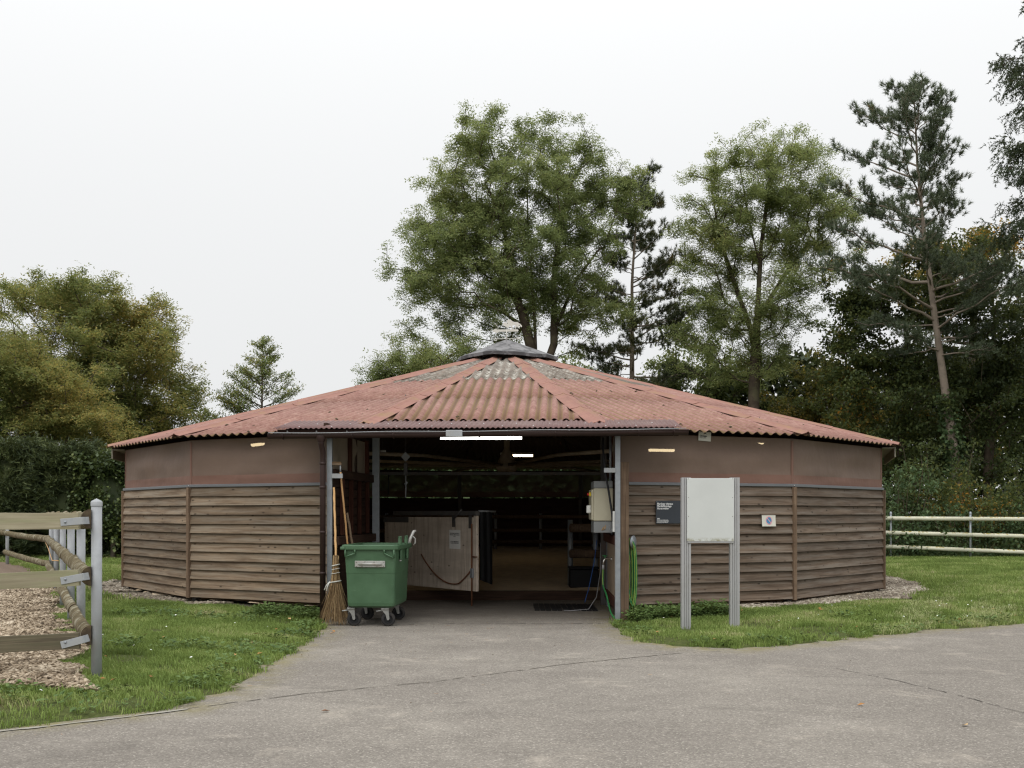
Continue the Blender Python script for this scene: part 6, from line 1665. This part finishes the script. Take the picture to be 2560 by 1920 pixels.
# a few low dead stubs and two lower living branches
Zq = 54.0; b = (U(1580, HOR, Zq).x, Zq, 0)
layered('pine_tree', 'dark brownish pine standing between the two ash trees', b, [b, XZ(1580, 900, Zq), XZ(1580, 700, Zq), XZ(1590, 560, Zq), XZ(1600, 440, Zq)], .34, .99, 70,
    lambda rel, az, rng: (3.4 * (1 - rel) ** .6 + .7) * rng.uniform(.5, 1.1) * (1.1 if math.cos(az) > 0 else .8), lambda rel, rng: rng.uniform(-.2, .2) + rel * .4, lambda v: .06 * v * v, pine_fol, 302, 'bark_pine', 'pine_needle_dark', .22)
def larch_fol(P, A, rng):
    n = 15; Q = np.repeat(P, n, 0) + rng.normal(size=(len(P) * n, 3)) * np.array([.12, .12, .05]); return leaf_quads(Q, .105, rng, -.15, .5)
Zl = 56.0; b = (U(655, HOR, Zl).x, Zl, 0)
layered('larch_tree', 'cone-shaped light green tree behind the left roof slope', b, [b, XZ(655, 1000, Zl), XZ(658, 845, Zl)], .20, .985, 110,
    lambda rel, az, rng: (4.9 * (1 - rel) ** 1.05 + .18) * rng.uniform(.70, 1.05), lambda rel, rng: .16 + rng.uniform(-.1, .1) + rel * .5, lambda v: .10 * v * v, larch_fol, 303, 'bark', 'larch_leaf', .14)
def spruce_fol(P, A, rng):
    n = 4; Q = np.repeat(P, n, 0) + rng.normal(size=(len(P) * n, 3)) * np.array([.13, .13, .05]); m = len(Q)
    AA = unit(np.repeat(A, n, 0) * .55 + np.array([0, 0, -.55]) + rng.normal(size=(m, 3)) * .4)
    Q2 = np.concatenate([Q, Q + AA * .14, Q + AA * .28]); A2 = np.concatenate([AA, AA, unit(AA + np.array([0, 0, -.4]))])
    return needles(Q2, A2, rng, 6, .115, .034, .75)
Zs = 38.0; b = (U(2765, HOR, Zs).x, Zs, 0)
layered('spruce_tree', 'tall dark spruce with drooping branches at the right picture edge', b, [b, (b[0], Zs, 14), (b[0] - .2, Zs, 31)], .28, .99, 110,
    lambda rel, az, rng: (4.3 * (1 - rel) ** .6 + .4) * rng.uniform(.5, 1.0), lambda rel, rng: -.25 + rng.uniform(-.2, .2) + rel * .35, lambda v: -.12 * v + .16 * v ** 3, spruce_fol, 304, 'bark', 'spruce_needle', .3, az_w=lambda r: r.uniform(PI * .45, PI * 1.62), subs=7, droop_sub=.55)

# bare pale birch between walnut and larch
Zb_ = 60.0; b = (U(500, HOR, Zb_).x, Zb_, 0)
crown_tree('birch_tree', 'thin pale nearly bare birch between the walnut and the cone-shaped tree', 'tree', b, [b, XZ(500, 1120, Zb_), XZ(503, 1040, Zb_)], [ell(510, 1050, Zb_, 45, 60), ell(490, 1000, Zb_, 30, 40)], 120, 900, lambda p, r: leaf_quads(p, .10, r, .3, .6), 'walnut_leaf', 106, 'bark_pale', sigma=.3, r_trunk=.09, tipr=.010)

# ivy on the leaning pine
rng = np.random.default_rng(44); u = rng.uniform(0, 1, 2600) ** 1.5; zz = .1 + u * 6.2; cx_ = np.interp(zz, [p[2] for p in trp], [p[0] for p in trp]); a = rng.uniform(0, 2 * PI, len(u)); r_ = .26 + rng.exponential(.12, len(u)) * (1.3 - u)
IP = np.stack([cx_ + r_ * np.cos(a), Zp + r_ * np.sin(a), zz], 1)
iv = quads_mesh('climbing_ivy', leaf_quads(IP, .16, rng, .5, .8), M['shrub_leaf'], None); tag(iv, 'ivy climbing the lower trunk of the leaning pine', 'ivy', kind='stuff')

# shrubs along the right fence: each its own plant
def shrub(name, label, x, Z, w, h, n, seed, mat='shrub_leaf', size=.12, d=None, z0=0.0, group=None, cat='shrub'):
    rng = np.random.default_rng(seed); root = empty(name, (x, Z, .05 + z0)); tag(root, label, cat, group); d = d or w
    ns = max(5, int(w * 5)); tips = np.stack([rng.normal(0, w * .33, ns), rng.normal(0, d * .3, ns), h * rng.uniform(.45, 1.0, ns)], 1)
    st = MB()
    for t in tips: st.tube([(t[0] * .25, t[1] * .25, -.05), (t[0] * .7, t[1] * .7, t[2] * .5), tuple(t)], [.016, .012, .006], 5)
    st.build('stems', M['bark'], root)
    nc = max(10, int(w * h * 8)); C = np.stack([rng.uniform(-w / 2, w / 2, nc), rng.uniform(-d / 2, d / 2, nc), rng.uniform(0.0, 1, nc)], 1); top = h * (1 - .55 * np.abs(C[:, 0] / (w / 2)) ** 2.2) * rng.uniform(.7, 1.05, nc); C[:, 2] = C[:, 2] ** .7 * top
    C = np.concatenate([C, tips]); P = np.repeat(C, max(1, n // len(C)), 0); P = P + rng.normal(size=P.shape) * np.array([.17, .17, .13]); P[:, 2] = np.maximum(P[:, 2], .02)
    quads_mesh('foliage', leaf_quads(P, size, rng, .2, .6), M[mat], root); return root
sr = np.random.default_rng(70)
sl = [(9.2, 38.6, 2.6, 2.0), (11.4, 38.3, 2.4, 2.3), (12.9, 38.0, 2.0, 1.6), (13.6, 39.4, 3.0, 3.2), (15.2, 38.2, 2.4, 1.7), (16.4, 39.0, 2.8, 2.6), (17.9, 38.4, 2.6, 2.0), (10.6, 40.2, 3.4, 3.4), (18.6, 40.0, 3.0, 3.6), (15.4, 40.6, 3.4, 4.2)]
dsc = ['leafy green shrub behind the fence beside the shed corner', 'tall leafy shrub with pale shoots behind the right shed wall', 'low dense shrub pushing through the right fence rails', 'tall shrub at the foot of the leaning pine', 'low shrub under the fence rails right of the pine', 'broad dark shrub behind the right fence', 'shrub behind the fence at the right picture edge', 'dark elder bush at the wood edge behind the shed corner', 'tall dark bush at the right picture edge under the beech', 'tall dark bush behind the fence right of the leaning pine']
for k, (x, Z, w, h) in enumerate(sl): shrub('leafy_shrub', dsc[k], x, Z, w, h, int(900 * w * h / 2.2), 400 + k, 'shrub_leaf' if k not in (5, 8, 9) else 'beech_leaf', .13, group='shrubs along the right fence')
rng = np.random.default_rng(71); n = 9000; P = np.stack([rng.uniform(8.3, 19.5, n), rng.uniform(37.0, 38.2, n), .05 + rng.exponential(.16, n)], 1)
o = quads_mesh('nettles', leaf_quads(P, .10, rng, .2, .55), M['shrub_leaf'], None); tag(o, 'band of low nettles along the foot of the right fence', 'nettles', kind='stuff')
# dark undergrowth behind everything at the right and behind the shed
rng = np.random.default_rng(72); n = 40000; x = rng.uniform(-3, 34, n); hmax = 3.2 + 2.2 * vnoise(x, x * 0, .35, 3) + np.where(x > 10, 5.0, 0); P = np.stack([x, 58 + rng.normal(0, 1.2, n), rng.uniform(0, 1, n) ** .8 * hmax], 1)
o = quads_mesh('wood_undergrowth', leaf_quads(P, .42, rng, .2, .7), M['hedge_leaf'], None); tag(o, 'dark woodland undergrowth filling the background behind the trees', 'undergrowth', kind='stuff')

# conifer hedge at the left: separate bushes
def hedge_bush(label, x, Z, w, h, seed, mat='hedge_leaf', n=9000, size=.15, name='hedge_bush', needle=True):
    rng = np.random.default_rng(seed); root = empty(name, (x, Z, 0)); tag(root, label, 'hedge bush', 'conifer hedge at the left')
    MB().tube([(0, 0, -.1), (.03, 0, h * .4), (0, 0, h * .85)], [.10, .08, .03], 8).build('trunk', M['bark_pine'], root)
    nc = int(w * h * 26); u = rng.uniform(-1, 1, nc); v = rng.uniform(0, 1, nc); th = rng.uniform(0, 2 * PI, nc)
    zc = .55 + (h - .55) * v; rad = (w / 2 + .25) * (1 - .35 * v ** 3) * (.75 + .3 * rng.uniform(size=nc)); P0 = np.stack([rad * np.cos(th), rad * .62 * np.sin(th), zc + rng.normal(0, .1, nc)], 1)
    tp_ = np.stack([rng.uniform(-w / 2, w / 2, nc // 3), rng.uniform(-w * .3, w * .3, nc // 3), h + rng.normal(0, .16, nc // 3)], 1); P0 = np.concatenate([P0, tp_])
    o_ = unit(P0 * np.array([1, 1, .15]) - np.array([0, 0, h * .06]))
    k = n // len(P0) + 1; Q = np.repeat(P0, k, 0) + rng.normal(size=(len(P0) * k, 3)) * .12; OO = np.repeat(o_, k, 0)
    if needle: tri = needles(Q, unit(OO + rng.normal(size=OO.shape) * .5 + np.array([0, 0, .1])), rng, 4, .20, .045, .55); quads_mesh('foliage', tri, M[mat], root, 3)
    else: quads_mesh('foliage', leaf_quads(Q, size, rng, .3, .8, OO), M[mat], root)
    core = MB().lathe([(.05, .75), (w * .36, 1.0), (w * .40, h * .5), (w * .30, h * .86), (.05, h * .95)], 14, Matrix.Diagonal((1, .6, 1, 1))); core.build('inner_foliage', M['hedge_leaf'], root)
hb = [(-18.4, 37.5, 2.2, 3.6, 'hedge_leaf', True, 'dark conifer hedge bush beyond the left picture edge'), (-16.6, 37.0, 2.2, 3.9, 'hedge_leaf', True, 'dark conifer hedge bush at the left picture edge'), (-14.8, 36.8, 2.2, 3.7, 'hedge_leaf', True, 'dark conifer hedge bush second from the left edge'), (-13.0, 36.5, 2.2, 3.55, 'ivy_leaf', False, 'ivy-covered light green hedge bush above the paddock corner'), (-11.3, 36.4, 2.1, 3.6, 'ivy_leaf', False, 'ivy-covered hedge bush just left of the shed eave'), (-9.8, 36.6, 2.0, 3.5, 'hedge_leaf', True, 'dark hedge bush next to the left shed corner')]
for k, (x, Z, w, h, mt, nd, lb) in enumerate(hb): hedge_bush(lb, x, Z, w, h - .25, 500 + k, mt, 8000 if nd else 14000, .115, needle=nd)
rng = np.random.default_rng(75); n = 7000; P = np.stack([rng.uniform(-22, -8, n), rng.uniform(40, 43, n), rng.uniform(0, 3.0, n)], 1)
o = quads_mesh('hedge_backing', leaf_quads(P, .35, rng, .2, .7), M['hedge_leaf'], None); tag(o, 'dark foliage mass seen under and behind the left hedge', 'hedge', kind='stuff')
# greenery seen through the far nets of the shed
rng = np.random.default_rng(76); n = 24000; P = np.stack([rng.uniform(-9, 9, n), rng.uniform(37, 40, n), rng.uniform(.3, 4.3, n)], 1)
o = quads_mesh('rear_thicket', leaf_quads(P, .38, rng, .2, .7), M['shrub_leaf'], None); tag(o, 'green thicket behind the shed seen through its far netting', 'thicket', kind='stuff')
